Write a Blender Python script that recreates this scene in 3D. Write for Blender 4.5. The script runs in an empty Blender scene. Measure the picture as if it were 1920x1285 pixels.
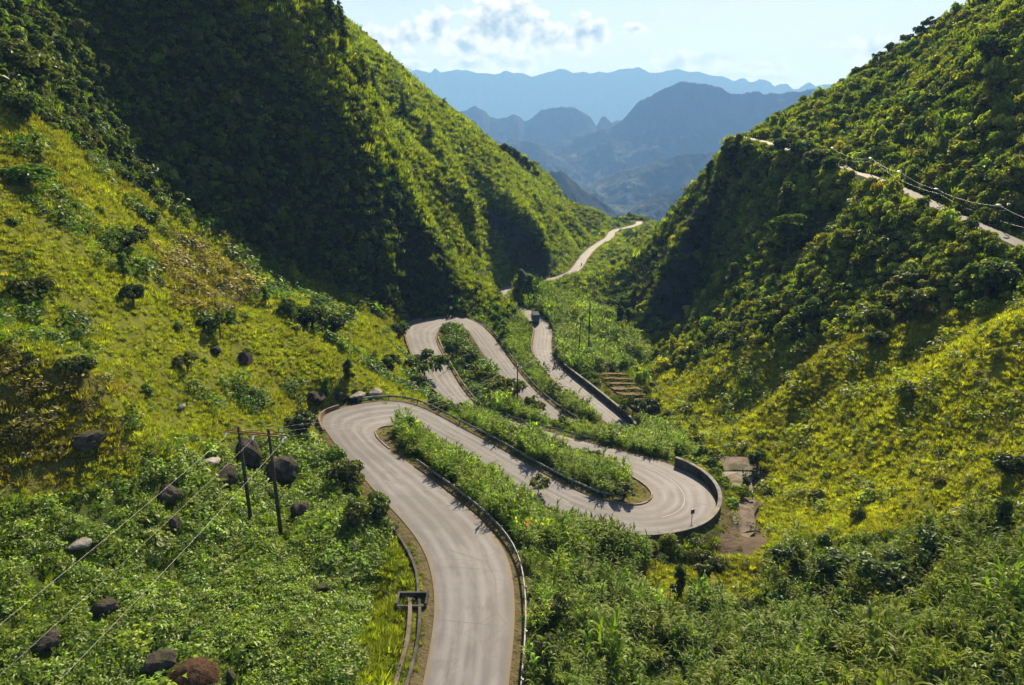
import bpy, bmesh, math, random
import numpy as np
from mathutils import Vector, Matrix
R = math.radians
random.seed(7); rng = np.random.default_rng(11)
scene = bpy.context.scene
C = scene.collection

# ------------------------------------------------------------------ camera, sky, sun, exposure
PITCH = R(17.9)
FPX, CXP, CYP = 1280.0, 960.0, 642.5          # focal length and centre, in pixels of a 1920 px wide frame
cam_d = bpy.data.cameras.new('camera'); cam = bpy.data.objects.new('camera', cam_d); C.objects.link(cam)
cam_d.sensor_width = 36.0; cam_d.lens = 36.0*FPX/1920.0
cam_d.clip_start = 0.5; cam_d.clip_end = 40000
cam.location = (0, 0, 0); cam.rotation_euler = (R(90)-PITCH, 0, 0)
scene.camera = cam

SUN_AZ, SUN_EL = R(18), R(35)                 # azimuth to the right of the view, elevation
SUN = Vector((math.sin(SUN_AZ)*math.cos(SUN_EL), math.cos(SUN_AZ)*math.cos(SUN_EL), math.sin(SUN_EL)))
sl = bpy.data.lights.new('sun', 'SUN'); sl.energy = 5.0; sl.angle = R(0.5); sl.color = (1.0, 0.86, 0.65)
so = bpy.data.objects.new('sun', sl); C.objects.link(so)
so.rotation_euler = SUN.to_track_quat('Z', 'Y').to_euler()

world = bpy.data.worlds.new('World'); scene.world = world; world.use_nodes = True
SKY_STRENGTH = 0.05
def build_world():
    nt = world.node_tree; N = nt.nodes; L = nt.links; N.clear()
    def nd(t, **k):
        n = N.new(t)
        for a, b in k.items(): setattr(n, a, b)
        return n
    def mth(op, a, b=None, c=None, clamp=False):
        n = nd('ShaderNodeMath', operation=op, use_clamp=clamp)
        for i, s in enumerate((a, b, c)):
            if s is None: continue
            if isinstance(s, (int, float)): n.inputs[i].default_value = s
            else: L.new(s, n.inputs[i])
        return n.outputs[0]
    out = nd('ShaderNodeOutputWorld'); bg = nd('ShaderNodeBackground'); L.new(bg.outputs[0], out.inputs[0])
    bg.inputs['Strength'].default_value = SKY_STRENGTH
    sky = nd('ShaderNodeTexSky', sky_type='NISHITA', sun_disc=False)
    sky.sun_elevation = SUN_EL; sky.sun_rotation = SUN_AZ
    sky.altitude = 1200; sky.air_density = 1.0; sky.dust_density = 0.6; sky.ozone_density = 1.3
    tc = nd('ShaderNodeTexCoord')
    sp = nd('ShaderNodeSeparateXYZ'); L.new(tc.outputs['Generated'], sp.inputs[0])
    az = mth('MULTIPLY', mth('ARCTAN2', sp.outputs[0], sp.outputs[1]), 57.2958)
    el = mth('MULTIPLY', mth('ARCSINE', sp.outputs[2]), 57.2958)
    def coords(da, de, sx, sy, z=0.0):
        cb = nd('ShaderNodeCombineXYZ')
        L.new(mth('MULTIPLY', mth('ADD', az, da), sx), cb.inputs[0]); L.new(mth('MULTIPLY', mth('ADD', el, de), sy), cb.inputs[1])
        cb.inputs[2].default_value = z
        return cb.outputs[0]
    def noise(co, scale, detail=6, rough=0.55):
        n = nd('ShaderNodeTexNoise'); n.inputs['Scale'].default_value = scale; n.inputs['Detail'].default_value = detail
        n.inputs['Roughness'].default_value = rough; L.new(co, n.inputs['Vector']); return n.outputs['Fac']
    def blobs(lst):
        acc = None
        for a, e, ra, re in lst:
            d = mth('ADD', mth('POWER', mth('DIVIDE', mth('SUBTRACT', az, a), ra), 2.0), mth('POWER', mth('DIVIDE', mth('SUBTRACT', el, e), re), 2.0))
            g = mth('SUBTRACT', 1.0, mth('SQRT', d))
            acc = g if acc is None else mth('MAXIMUM', acc, g)
        return acc
    def mix(f, a, b):
        m = nd('ShaderNodeMix', data_type='RGBA')
        if isinstance(f, float): m.inputs[0].default_value = f
        else: L.new(f, m.inputs[0])
        for s, i in ((a, 6), (b, 7)):
            if isinstance(s, tuple): m.inputs[i].default_value = (*s, 1)
            else: L.new(s, m.inputs[i])
        return m.outputs[2]
    def smooth(x, a, b):
        n = nd('ShaderNodeMapRange', interpolation_type='SMOOTHSTEP'); L.new(x, n.inputs[0])
        n.inputs[1].default_value = a; n.inputs[2].default_value = b; return n.outputs[0]
    base = sky.outputs[0]
    # thin bright veil of high cloud, all over the sky
    veil = smooth(noise(coords(0, 0, 0.35, 1.3), 0.22, 7, 0.6), 0.30, 0.75)
    low = smooth(el, 20.0, 1.0)
    veil = mth('MULTIPLY', veil, mth('ADD', 0.30, mth('MULTIPLY', low, 0.55)))
    W = CLOUD_WHITE; V = SKY_VEIL
    c = mix(veil, base, V)
    hz = mth('MULTIPLY', smooth(el, 14.0, 1.0), 0.80)
    c = mix(hz, c, V)
    # streaky grey clouds
    st = smooth(noise(coords(3, 1, 0.22, 1.25, 4.0), 0.45, 5, 0.5), 0.56, 0.72)
    c = mix(mth('MULTIPLY', st, mth('MULTIPLY', smooth(el, 14.0, 3.0), 0.45)), c, tuple(x*0.80 for x in CLOUD_GREY))
    # cumulus: piled mounds with flat bases, broken up with noise
    main = [(-10.2,6.0,1.9,1.1),(-8.0,6.2,1.7,1.5),(-5.8,6.6,1.6,1.9),(-3.6,5.9,1.8,1.7),(-1.6,7.0,2.1,2.1),(0.2,6.9,2.1,2.2),(0.1,8.0,1.1,0.9),(2.2,6.3,1.7,1.7),(3.8,6.2,1.5,1.2),(5.2,6.3,1.35,1.6),(6.5,6.4,1.1,1.0),(9.3,6.7,1.2,.5)]
    more = [(-7.8,4.0,1.8,0.7),(-3.4,4.2,2.2,.9),(-0.6,4.1,1.6,.8),(0.9,4.3,1.2,.9),(12.4,4.0,2.5,1.3),(14.5,4.2,1.8,1.0),(19,3.8,2.4,.6),(26,4.8,3.2,1.2)]
    rest = []
    rr = random.Random(3)
    for k in range(16):                       # the same kind of cloud goes on round the sky
        a0 = 45 + k*18.5 + rr.uniform(-5, 5); e0 = rr.uniform(5, 9)
        rest += [(a0, e0, 3.2, 1.8), (a0+3, e0+.4, 2.6, 1.5)]
    def shape(da, de, lst):
        n1 = noise(coords(da, de, 1.0, 1.15, 9.0), 0.85, 7, 0.58)
        return mth('ADD', blobs(lst), mth('MULTIPLY', mth('SUBTRACT', n1, 0.5), 2.1))
    for lst, dens, lo in ((rest, 0.8, 0.1), (more, 0.75, 0.02), (main, 0.98, -0.02)):
        s = shape(0, 0, lst)
        m = mth('MULTIPLY', smooth(s, lo, lo+0.30), dens)
        lit = noise(coords(0.35, 0.5, 1.0, 1.15, 9.0), 0.85, 7, 0.58); own = noise(coords(0, 0, 1.0, 1.15, 9.0), 0.85, 7, 0.58)
        grad = mth('MULTIPLY', mth('SUBTRACT', own, lit), 3.2)
        core = smooth(s, lo+0.10, lo+1.05)
        shade = mth('ADD', mth('MULTIPLY', core, 0.78), mth('MULTIPLY', grad, -0.9), clamp=True)
        cc = mix(shade, W, CLOUD_GREY)
        c = mix(m, c, cc)
    L.new(c, bg.inputs['Color'])
CLOUD_WHITE = (10.0, 9.7, 9.4); SKY_VEIL = (7.7, 7.8, 7.9)
CLOUD_GREY = (3.3, 3.8, 4.4)
build_world()
scene.view_settings.view_transform = 'Standard'; scene.view_settings.look = 'None'
scene.view_settings.gamma = 1.0; scene.view_settings.use_curve_mapping = False
scene.view_settings.exposure = 1.27
scene.render.engine = 'CYCLES'
scene.cycles.max_bounces = 8; scene.cycles.diffuse_bounces = 3; scene.cycles.transmission_bounces = 4
scene.cycles.glossy_bounces = 2; scene.cycles.volume_bounces = 1; scene.cycles.transparent_max_bounces = 4
scene.cycles.caustics_reflective = False; scene.cycles.caustics_refractive = False

# ------------------------------------------------------------------ geometry of the place
def ray(u, v):
    u = np.asarray(u, float); v = np.asarray(v, float)
    a = (u-CXP)/FPX; b = (CYP-v)/FPX
    return np.stack([a, math.cos(PITCH)+b*math.sin(PITCH), -math.sin(PITCH)+b*math.cos(PITCH)], -1)
def on_level(u, v, H):                        # the point at depth H below the drone seen in direction (u, v)
    r = ray(u, v); return r*(-H/r[..., 2])[..., None]
def at_y(u, v, y):
    r = ray(u, v); return r*(y/r[..., 1])[..., None]
def project(p):
    p = np.asarray(p, float)
    yc = p[..., 1]*math.cos(PITCH)-p[..., 2]*math.sin(PITCH); zc = p[..., 1]*math.sin(PITCH)+p[..., 2]*math.cos(PITCH)
    yc = np.where(yc < 1, 1, yc)
    return CXP+FPX*p[..., 0]/yc, CYP-FPX*zc/yc

_perm = np.random.default_rng(5).permutation(512)
_perm = np.concatenate([_perm, _perm])
_ang = np.random.default_rng(6).uniform(0, 2*np.pi, 1024)
def perlin(x, y):
    xi = np.floor(x).astype(int); yi = np.floor(y).astype(int); xf = x-xi; yf = y-yi
    def g(ix, iy, dx, dy):
        h = _ang[_perm[(_perm[ix & 511]+iy) & 511]]
        return np.cos(h)*dx+np.sin(h)*dy
    s = xf*xf*xf*(xf*(xf*6-15)+10); t = yf*yf*yf*(yf*(yf*6-15)+10)
    a = g(xi, yi, xf, yf); b = g(xi+1, yi, xf-1, yf); c = g(xi, yi+1, xf, yf-1); d = g(xi+1, yi+1, xf-1, yf-1)
    return (a*(1-s)+b*s)*(1-t)+(c*(1-s)+d*s)*t
def fbm(x, y, wl, octs=4, gain=0.5, seed=0):
    r = 0; a = 1; f = 1.0/wl
    for k in range(octs):
        r = r+a*perlin(x*f+seed*17.3+k*5.7, y*f+seed*9.1-k*3.3); a *= gain; f *= 2.03
    return r
def sstep(a, b, x):
    t = np.clip((x-a)/(b-a), 0, 1); return t*t*(3-2*t)

# road stations: left edge, right edge, depth below the drone
ST = [
(770,1400,945,1400,35.6),(791,1285,952,1285,36),(812,1191,963,1210,36.4),(816,1141,967,1158,36.8),(813,1091,964,1098,37.2),(803,1048,958,1058,37.6),
(785,1012,943,1022,38),(752,972,914,985,38.4),(719,939,876,950,38.8),(692,910,835,920,39.2),(674,886,803,893,39.6),(653,861,764,866,40),
(630,838,722,840,40.4),(613,810,706,822,40.7),(599,790,701,812,41),(604,778,703,807,41.2),(639,765,712,801,41.5),(672,757,723,799,41.7),
(717,752,735,798,42),(746,751,752,798,42.2),(774,757,771,799,42.4),(802,767,788,804,42.6),(830,782,806,815,42.9),(869,805,840,833,43.3),
(909,828,878,853,43.7),(948,849,915,876,44.1),(990,872,955,905,44.5),(1040,900,1000,938,44.9),(1090,925,1049,963,45.3),(1131,939,1105,985,45.7),
(1171,949,1165,1001,46.1),(1197,949,1223,1003,46.5),(1213,945,1269,999,46.8),(1222,938,1311,990,47.1),(1225,931,1336,975,47.4),
(1224,924,1345,950,47.7),(1218,916,1341,931,48),(1208,907,1328,910,48.3),(1193,897,1301,890,48.6),(1172,886,1265,873,48.9),(1138,870,1215,858,49.3),
(1089,853,1154,842,49.8),(1049,838,1100,831,50.2),(1010,822,1058,819,50.6),(968,807,1018,807,51),(926,789,980,795,51.4),(880,768,920,778,51.8),
(841,755,893,761,52.2),(819,738,878,746,52.5),(799,714,860,722,53),(784,689,844,695,53.4),(771,661,830,666,53.8),(763,640,819,646,54.1),
(760,625,816,634,54.4),(759,614,817,626,54.6),(770,606,823,619,54.9),(790,600,832,613,55.1),(820,594,845,609.5,55.4),(850,592,856,609.5,55.6),
(880,596,866,612,55.8),(903,608,877,619,56),(922,629,887,633,56.4),(940,652,897,652,56.8),(957,678,912,673,57.2),(976,703,930,697,57.6),
(999,729,954,724,58),(1021,752,982,747,58.4),(1042,772,1009,771,58.8),(1075,795,1040,798,59.1),(1095,803,1065,816,59.3),(1117,808,1100,828,59.5),
(1137,806,1150,830,59.7),(1147,801,1190,822,59.9),(1140,793,1193,806,60.1),(1120,782,1172,787,60.3),(1100,769,1150,769,60.6),(1066,741,1105,731,61),
(1038,714,1073,707,61.3),(1016,686,1047,690,61.6),(1002,668,1036,672,61.8),(996,650,1032,652,62),(1001,633,1035,633,62.2),(1005,619,1038,617,62.5),
(1000,604,1024,603,62.8),(988,594,1005,590,63.2),]
# the road beyond the truck runs hidden behind the flank and comes out along the far spur
FAR_ROAD_XYZ = [(4.5,233,-63.7),(0.5,241,-64.4),(-3.5,250,-65.3),(-6,260,-66.2),(-6.5,270,-67),(-4.5,279,-67.8),(-1.5,287,-68.4)]
FAR = [(979,531,986,533,69),(1010,527,1016,530,69.5),(1046,520,1049,524.5,70),(1064,511,1072,516,70.4),(1074,503,1088,508,70.8),(1080,491,1095,500,71.3),(1088,480,1099,488,71.7),(1097,471,1107,478,72.1),(1106,464,1116,468,72.5),
(1117,456,1126,458,72.9),(1131,449.5,1142,451,73.3),(1140,445.5,1150,446,73.6),(1140,440,1149,440.5,73.9),(1143,434.5,1151,435.5,74.2),(1152,430,1160,432,74.5),(1166,427.3,1172,428.8,74.8),(1181,424.4,1186,426,75.1),(1193,421,1199,422.5,75.4),(1196,418,1203,418.8,75.7),(1195,415.5,1201,415.6,76)]
def ribbon(rows):
    L = []; Rr = []
    for a, b, c, d, H in rows:
        L.append(on_level(a, b, H)); Rr.append(on_level(c, d, H))
    return np.array(L), np.array(Rr)
L1, R1 = ribbon(ST); L2, R2 = ribbon(FAR)
hid = np.array(FAR_ROAD_XYZ, float)
hd = np.gradient(hid[:, :2], axis=0); hd /= np.linalg.norm(hd, axis=1)[:, None]
hn = np.stack([-hd[:, 1], hd[:, 0], np.zeros(len(hd))], 1)
ROAD_L = np.concatenate([L1, hid+hn*2.6, L2]); ROAD_R = np.concatenate([R1, hid-hn*2.6, R2])
def smooth_line(P, it=1):
    P = P.copy()
    for _ in range(it): P[1:-1] = P[1:-1]*0.5+(P[:-2]+P[2:])*0.25
    return P
ROAD_L = smooth_line(ROAD_L); ROAD_R = smooth_line(ROAD_R)
ww = np.linalg.norm(ROAD_L-ROAD_R, axis=1); mid = (ROAD_L+ROAD_R)/2
k = np.maximum(1, 5.5/np.maximum(ww, .1))[:, None]
ROAD_L = mid+(ROAD_L-mid)*k; ROAD_R = mid+(ROAD_R-mid)*k
def resample(A, B, step):
    """both edges at even steps along the centre line, through a Catmull-Rom curve"""
    out = []
    n = len(A)
    for i in range(n-1):
        p = [np.concatenate([A[max(0, min(n-1, j))], B[max(0, min(n-1, j))]]) for j in (i-1, i, i+1, i+2)]
        m = max(2, int(np.linalg.norm(p[2]-p[1])/1.41/step))
        for q in range(m):
            t = q/m
            out.append(0.5*((2*p[1])+(-p[0]+p[2])*t+(2*p[0]-5*p[1]+4*p[2]-p[3])*t*t+(-p[0]+3*p[1]-3*p[2]+p[3])*t**3))
    out.append(np.concatenate([A[-1], B[-1]])); out = np.array(out)
    return out[:, :3], out[:, 3:]
ST_IDX = {}
RL, RR = resample(ROAD_L, ROAD_R, 0.8)
UP = [(1990,493,99),(1920,461,106),(1860,434,114),(1800,408,124),(1745,381,136),(1700,359,146),(1660,343,156),(1625,329,166),(1592,320.5,178)]
up = [at_y(*p) for p in UP]+[np.array(q, float) for q in ((86,190,-9.6),(84,203,-8.6),(82.5,216,-7.4),(81.5,228,-6.2),(79.5,238,-5.2),(77,246,-4.6))]
up = np.array(up)
ud = np.gradient(up[:, :2], axis=0); ud /= np.linalg.norm(ud, axis=1)[:, None]
un = np.stack([-ud[:, 1], ud[:, 0], np.zeros(len(ud))], 1)
UL, UR = resample(up+un*1.5, up-un*1.5, 0.9)

# control points of the ground: direction in the photograph and distance ahead
CP = [(0,1285,31),(0,1000,41),(0,800,48),(0,600,60),(0,400,75),(0,250,91),(0,185,97),
 (300,1285,34),(300,1000,49),(300,800,61),(300,600,81),(300,480,104),(600,1285,35.5),(600,1130,45),(620,1000,54.5),
 (150,1130,39),(450,1130,43),(150,700,55),(150,500,77),(150,330,100),
 (500,760,79),(500,650,95),(500,560,113),(650,720,101),(650,640,121),(650,580,142),(720,640,144),(720,700,121),(700,600,164),(560,800,81),(430,880,64),(400,560,109),(527,1003,55),(690,1130,48.5),
 # foot of the dark face
 (100,240,107),(200,320,118),(300,385,130),(400,425,142),(500,475,154),(600,525,166),(700,562,177),(757,585,185),(800,587,196),
 # its upper edge
 (370,0,165),(500,95,174),(600,190,182),(700,295,193),(780,395,206),(835,470,218),(440,45,169),(650,240,187),
 # the lit flank beyond, up to the sky line
 (500,10,262),(620,12,345),(700,86,360),(770,152,375),(860,220,400),(960,305,440),(1050,366,470),(1120,396,520),(1168,409,565),
 (620,110,272),(700,200,277),(780,275,283),(820,330,272),(870,382,268),(900,430,262),(840,300,300),(910,378,320),(820,440,233),(880,470,240),(928,455,256),(962,486,251),(974,532,250),(940,562,217),(900,540,213),(878,577,203),
 (965,398,320),(1021,454,318),(1074,484,339),(960,345,350),(1030,400,375),(1090,430,420),(1130,420,470),
 # valley floor and the bank below the far road
 (1400,1000,75),(1370,870,102),(1300,830,116),(1230,772,144),(1210,702,177),(1180,652,207),(1160,602,240),(1150,567,280),
 (1080,640,204),(1130,650,203),(1030,570,243),(1100,560,272),(1130,520,302),(1165,470,385),(1200,462,410),(1240,428,520),(1225,424,545),
 # dark rock walls on the right
 (1255,640,206),(1198,612,243),(1232,500,264),(1255,440,277),(1300,355,287),(1350,300,292),(1325,600,184),(1372,500,196),(1412,410,206),(1440,322,217),(1265,600,219),(1265,520,227),(1280,450,235),(1302,400,241),(1322,500,227),(1342,440,235),(1382,350,247),
 # right slope
 (1300,620,190),(1400,600,157),(1500,500,163),(1600,400,163),(1560,350,185),(1450,420,188),(1500,322,197),(1450,312,214),(1500,700,116),(1600,600,121),(1700,500,123),(1800,450,117),
 (1400,700,135),(1920,300,124),(1920,100,152),(1920,0,168),(1790,34,230),(1700,98,238),(1600,158,245),(1500,224,250),(1440,254,254),(1700,200,191),(1600,262,203),(1800,300,143),(1850,150,160),
 # lower right
 (1920,1285,33),(1600,1285,39.5),(1350,1285,44),(1100,1285,41.5),(1100,1150,52),(1300,1100,62),(1130,1050,62.5),(1250,1045,70.5),(1600,1100,55),(1920,1100,42),(1600,900,78),(1500,800,102),(1600,750,96),
 (1750,650,97),(1920,750,69),(1920,600,80),(1920,900,57),(1450,760,121),(1350,750,137),(1300,700,160),(1500,1000,69),(1330,920,91)]
HIDDEN = [(-150,290,105),(-190,200,95),(-122,258,62),(-110,140,48),(-95,125,38),(-130,120,50),(-108,188,52),(-110,430,30),(-60,540,-25),(0,560,-50),(60,620,-80),
 (60,640,-92),(150,620,-105),(200,500,-92),(110,420,-86),(90,350,-74),(130,300,-8),(110,330,-35),(170,260,25),(170,200,48),(150,180,38),(250,300,-10),(120,100,0),(100,60,-14),(120,40,-5),(60,20,-28),
 (100,800,-130),(-300,800,-60),(0,900,-140),(300,800,-120),(-300,450,40),(-300,200,120),(320,150,60),(-60,10,-20),(-30,10,-30),(0,5,-34),(30,10,-38),(-90,60,-2),(-140,60,20),(60,470,-84),(70,560,-92)]
pts = [at_y(*p) for p in CP]+[np.array(h, float) for h in HIDDEN]
for i in range(0, len(RL), 5):
    if RL[i][1] < 560: pts += [RL[i], RR[i]]
for i in range(0, len(UL), 7): pts += [UL[i], UR[i]]
pts = np.array(pts)
def tps_fit(P, lam):
    n = len(P); xy = P[:, :2]/100.0
    d2 = ((xy[:, None]-xy[None])**2).sum(-1)
    K = 0.5*d2*np.log(d2+1e-12)+lam*np.eye(n)
    Q = np.concatenate([np.ones((n, 1)), xy], 1)
    A = np.zeros((n+3, n+3)); A[:n, :n] = K; A[:n, n:] = Q; A[n:, :n] = Q.T
    return xy, np.linalg.solve(A, np.concatenate([P[:, 2], np.zeros(3)]))
TX, TW = tps_fit(pts, 3e-5)
def tps(x, y):
    sh = np.shape(x); x = np.ravel(x)/100.0; y = np.ravel(y)/100.0; out = np.empty(len(x)); n = len(TX)
    for s in range(0, len(x), 20000):
        a = x[s:s+20000]; b = y[s:s+20000]
        d2 = (a[:, None]-TX[None, :, 0])**2+(b[:, None]-TX[None, :, 1])**2
        out[s:s+20000] = (0.5*d2*np.log(d2+1e-12))@TW[:n]+TW[n]+TW[n+1]*a+TW[n+2]*b
    return out.reshape(sh)

# polar mesh of the near ground
NA, NR = 600, 600
AZ = np.radians(np.linspace(-60, 60, NA)); RAD = 14*(880/14)**np.linspace(0, 1, NR)
GA, GR = np.meshgrid(AZ, RAD, indexing='ij')
GX = GR*np.sin(GA); GY = GR*np.cos(GA)

def road_field(x, y, Lp, Rp, reach):
    """distance outside the road edge and the road's own height, for points near it"""
    fr = np.linspace(0, 1, 8)[None, :, None]; M = (Lp[:, None]*(1-fr)+Rp[:, None]*fr).reshape(-1, 3); hw = np.full(len(M), 0.45)
    sh = np.shape(x); X = np.ravel(x); Y = np.ravel(y)
    dist = np.full(len(X), 1e3); rz = np.zeros(len(X)); cell = 6.0
    keys = {}
    for i, m in enumerate(M): keys.setdefault((int(m[0]//cell), int(m[1]//cell)), []).append(i)
    ci = np.floor(X/cell).astype(int); cj = np.floor(Y/cell).astype(int)
    code = ci*100000+cj
    order = np.argsort(code, kind='stable'); sc = code[order]
    starts = np.flatnonzero(np.r_[True, sc[1:] != sc[:-1]]); ends = np.r_[starts[1:], len(sc)]
    for s, e in zip(starts, ends):
        idx = order[s:e]; a, b = ci[idx[0]], cj[idx[0]]
        near = [i for da in (-1, 0, 1) for db in (-1, 0, 1) for i in keys.get((a+da, b+db), ())]
        if not near: continue
        near = np.array(near)
        D = np.hypot(X[idx][:, None]-M[None, near, 0], Y[idx][:, None]-M[None, near, 1])
        E = D-hw[None, near]; j = E.argmin(1)
        dist[idx] = E[np.arange(len(idx)), j]
        w = np.exp(-np.maximum(E-E.min(1)[:, None], 0)/0.3)
        rz[idx] = (w*M[None, near, 2]).sum(1)/w.sum(1)
    return dist.reshape(sh), rz.reshape(sh)
def ground_raw(x, y):
    z = tps(x, y)
    d1, z1 = road_field(x, y, RL, RR, 20); d2, z2 = road_field(x, y, UL, UR, 20)
    r = np.hypot(x, y)
    off = np.minimum(d1, d2)
    amp = sstep(1.5, 14, off)
    z = z+amp*(1.5*fbm(x, y, 26, 4, 0.5, 1)*np.clip(r/150, .35, 1.3)+0.62*fbm(x, y, 6.0, 3, 0.55, 2))
    # gullies and ribs down the big left mountain
    rib = fbm(x*0.6+y*1.0, (x-y)*0.18, 22, 3, 0.5, 4)
    z = z+0.8*rib*sstep(165, 230, y)*sstep(25, -40, x)*sstep(430, 300, y)*amp
    # ledges on the dark rock walls
    for d, zz, lo in ((d1, z1, 0.06), (d2, z2, 0.06)):
        w = 1-sstep(0.5, 4.2, d)
        z = z*(1-w)+(zz-lo-0.12*sstep(0.1, 0.9, d))*w
    return z, d1, d2
GZ, GD1, GD2 = ground_raw(GX, GY)
la = np.log(RAD[0]); lb = np.log(RAD[-1])
def bil(G, x, y):
    a = (np.arctan2(x, y)-AZ[0])/(AZ[-1]-AZ[0])*(NA-1); r = (np.log(np.maximum(np.hypot(x, y), 1e-6))-la)/(lb-la)*(NR-1)
    a = np.clip(a, 0, NA-1.001); r = np.clip(r, 0, NR-1.001)
    i = a.astype(int); j = r.astype(int); f = a-i; g = r-j
    return (G[i, j]*(1-f)+G[i+1, j]*f)*(1-g)+(G[i, j+1]*(1-f)+G[i+1, j+1]*f)*g
def gz(x, y): return float(bil(GZ, np.array([x], float), np.array([y], float))[0])
def hit(u, v, y0=20.0, y1=800.0):
    """where the line of sight in direction (u, v) meets the ground"""
    r = ray(u, v); t = np.linspace(y0, y1, 6000)/r[1]
    p = t[:, None]*r[None]
    below = p[:, 2] < bil(GZ, p[:, 0], p[:, 1])
    i = int(np.argmax(below)) if below.any() else len(t)-1
    return Vector(p[i])
# ------------------------------------------------------------------ helpers for objects
def tag(o, label=None, cat=None, group=None, kind=None):
    if label: o['label'] = label
    if cat: o['category'] = cat
    if group: o['group'] = group
    if kind: o['kind'] = kind
    return o
def link(o, parent=None):
    C.objects.link(o)
    if parent is not None: o.parent = parent
    return o
def empty(name, loc, label, cat, group=None, rz=0.0):
    o = bpy.data.objects.new(name, None); o.empty_display_size = 0.3
    o.location = loc; o.rotation_euler = (0, 0, rz); link(o); return tag(o, label, cat, group)
def np_mesh(name, co, faces, mat=None, smooth=True):
    me = bpy.data.meshes.new(name); co = np.asarray(co, np.float32); f = np.asarray(faces, np.int32)
    me.vertices.add(len(co)); me.vertices.foreach_set('co', co.ravel())
    me.loops.add(f.size); me.loops.foreach_set('vertex_index', f.ravel())
    me.polygons.add(len(f)); me.polygons.foreach_set('loop_start', np.arange(0, f.size, f.shape[1], dtype=np.int32))
    me.update(calc_edges=True)
    if smooth: me.polygons.foreach_set('use_smooth', np.ones(len(f), bool))
    if mat: me.materials.append(mat)
    return me
class MB:
    """collects boxes, tubes and strips and links them as one mesh object"""
    def __init__(s): s.v = []; s.f = []
    def add(s, vs, fs):
        n = len(s.v); s.v += [tuple(v) for v in vs]; s.f += [tuple(i+n for i in f) for f in fs]; return s
    def box(s, c, size, rot=None, taper=1.0):
        x, y, z = (a/2 for a in size); vs = []
        for k, (sx, sy, sz) in enumerate([(-1,-1,-1),(1,-1,-1),(1,1,-1),(-1,1,-1),(-1,-1,1),(1,-1,1),(1,1,1),(-1,1,1)]):
            t = taper if sz > 0 else 1
            p = Vector((sx*x*t, sy*y*t, sz*z))
            if rot is not None: p = rot @ p
            vs.append(p+Vector(c))
        return s.add(vs, [(0,3,2,1),(4,5,6,7),(0,1,5,4),(1,2,6,5),(2,3,7,6),(3,0,4,7)])
    def tube(s, path, rad, n=8, cap=True):
        path = [Vector(p) for p in path]; rad = rad if isinstance(rad, (list, tuple)) else [rad]*len(path)
        vs = []; fs = []; m = len(path)
        for i, p in enumerate(path):
            d = (path[min(m-1, i+1)]-path[max(0, i-1)]).normalized()
            a = d.cross(Vector((0.31, 0.12, 0.94))); a = a.normalized() if a.length > 1e-3 else Vector((1, 0, 0)); b = d.cross(a)
            for k in range(n):
                t = 2*math.pi*k/n; vs.append(p+(a*math.cos(t)+b*math.sin(t))*rad[i])
        for i in range(m-1):
            for k in range(n): fs.append((i*n+k, i*n+(k+1) % n, (i+1)*n+(k+1) % n, (i+1)*n+k))
        if cap: fs += [tuple(range(n))[::-1], tuple((m-1)*n+k for k in range(n))]
        return s.add(vs, fs)
    def sweep(s, path, prof, closed=False):
        """prof: list of (sideways, up) for each path point, or one list for all"""
        path = [Vector(p) for p in path]; m = len(path); vs = []; fs = []
        for i, p in enumerate(path):
            d = path[min(m-1, i+1)]-path[max(0, i-1)]; d.z = 0; d.normalize(); side = Vector((d.y, -d.x, 0))
            pr = prof[i] if isinstance(prof[0], list) else prof
            for a, b in pr: vs.append(p+side*a+Vector((0, 0, b)))
        n = len(prof[0]) if isinstance(prof[0], list) else len(prof)
        kk = n if closed else n-1
        for i in range(m-1):
            for k in range(kk): fs.append((i*n+k, (i+1)*n+k, (i+1)*n+(k+1) % n, i*n+(k+1) % n))
        if closed: fs += [tuple(range(n)), tuple((m-1)*n+k for k in range(n))[::-1]]
        return s.add(vs, fs)
    def lathe(s, prof, n=12, c=(0,0,0), rot=None):
        vs = []; fs = []; m = len(prof)
        for r, z in prof:
            for k in range(n):
                t = 2*math.pi*k/n; p = Vector((r*math.cos(t), r*math.sin(t), z))
                if rot is not None: p = rot @ p
                vs.append(p+Vector(c))
        for i in range(m-1):
            for k in range(n): fs.append((i*n+k, i*n+(k+1) % n, (i+1)*n+(k+1) % n, (i+1)*n+k))
        fs += [tuple(range(n))[::-1], tuple((m-1)*n+k for k in range(n))]
        return s.add(vs, fs)
    def mesh(s, name, mat, smooth=False, bevel=0.0):
        me = bpy.data.meshes.new(name); me.from_pydata(s.v, [], s.f)
        bm = bmesh.new(); bm.from_mesh(me); bmesh.ops.recalc_face_normals(bm, faces=bm.faces)
        if bevel: bmesh.ops.bevel(bm, geom=list(bm.edges), offset=bevel, segments=1, affect='EDGES', profile=0.7)
        bm.to_mesh(me); bm.free()
        if smooth: me.polygons.foreach_set('use_smooth', [True]*len(me.polygons))
        me.materials.append(mat); return me
    def build(s, name, mat, parent=None, smooth=False, bevel=0.0):
        return link(bpy.data.objects.new(name, s.mesh(name, mat, smooth, bevel)), parent)
def copy_tree(o, parent=None):
    c = o.copy(); C.objects.link(c); c.parent = parent
    for ch in [x for x in C.objects if x.parent == o]: copy_tree(ch, c)
    return c

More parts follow.
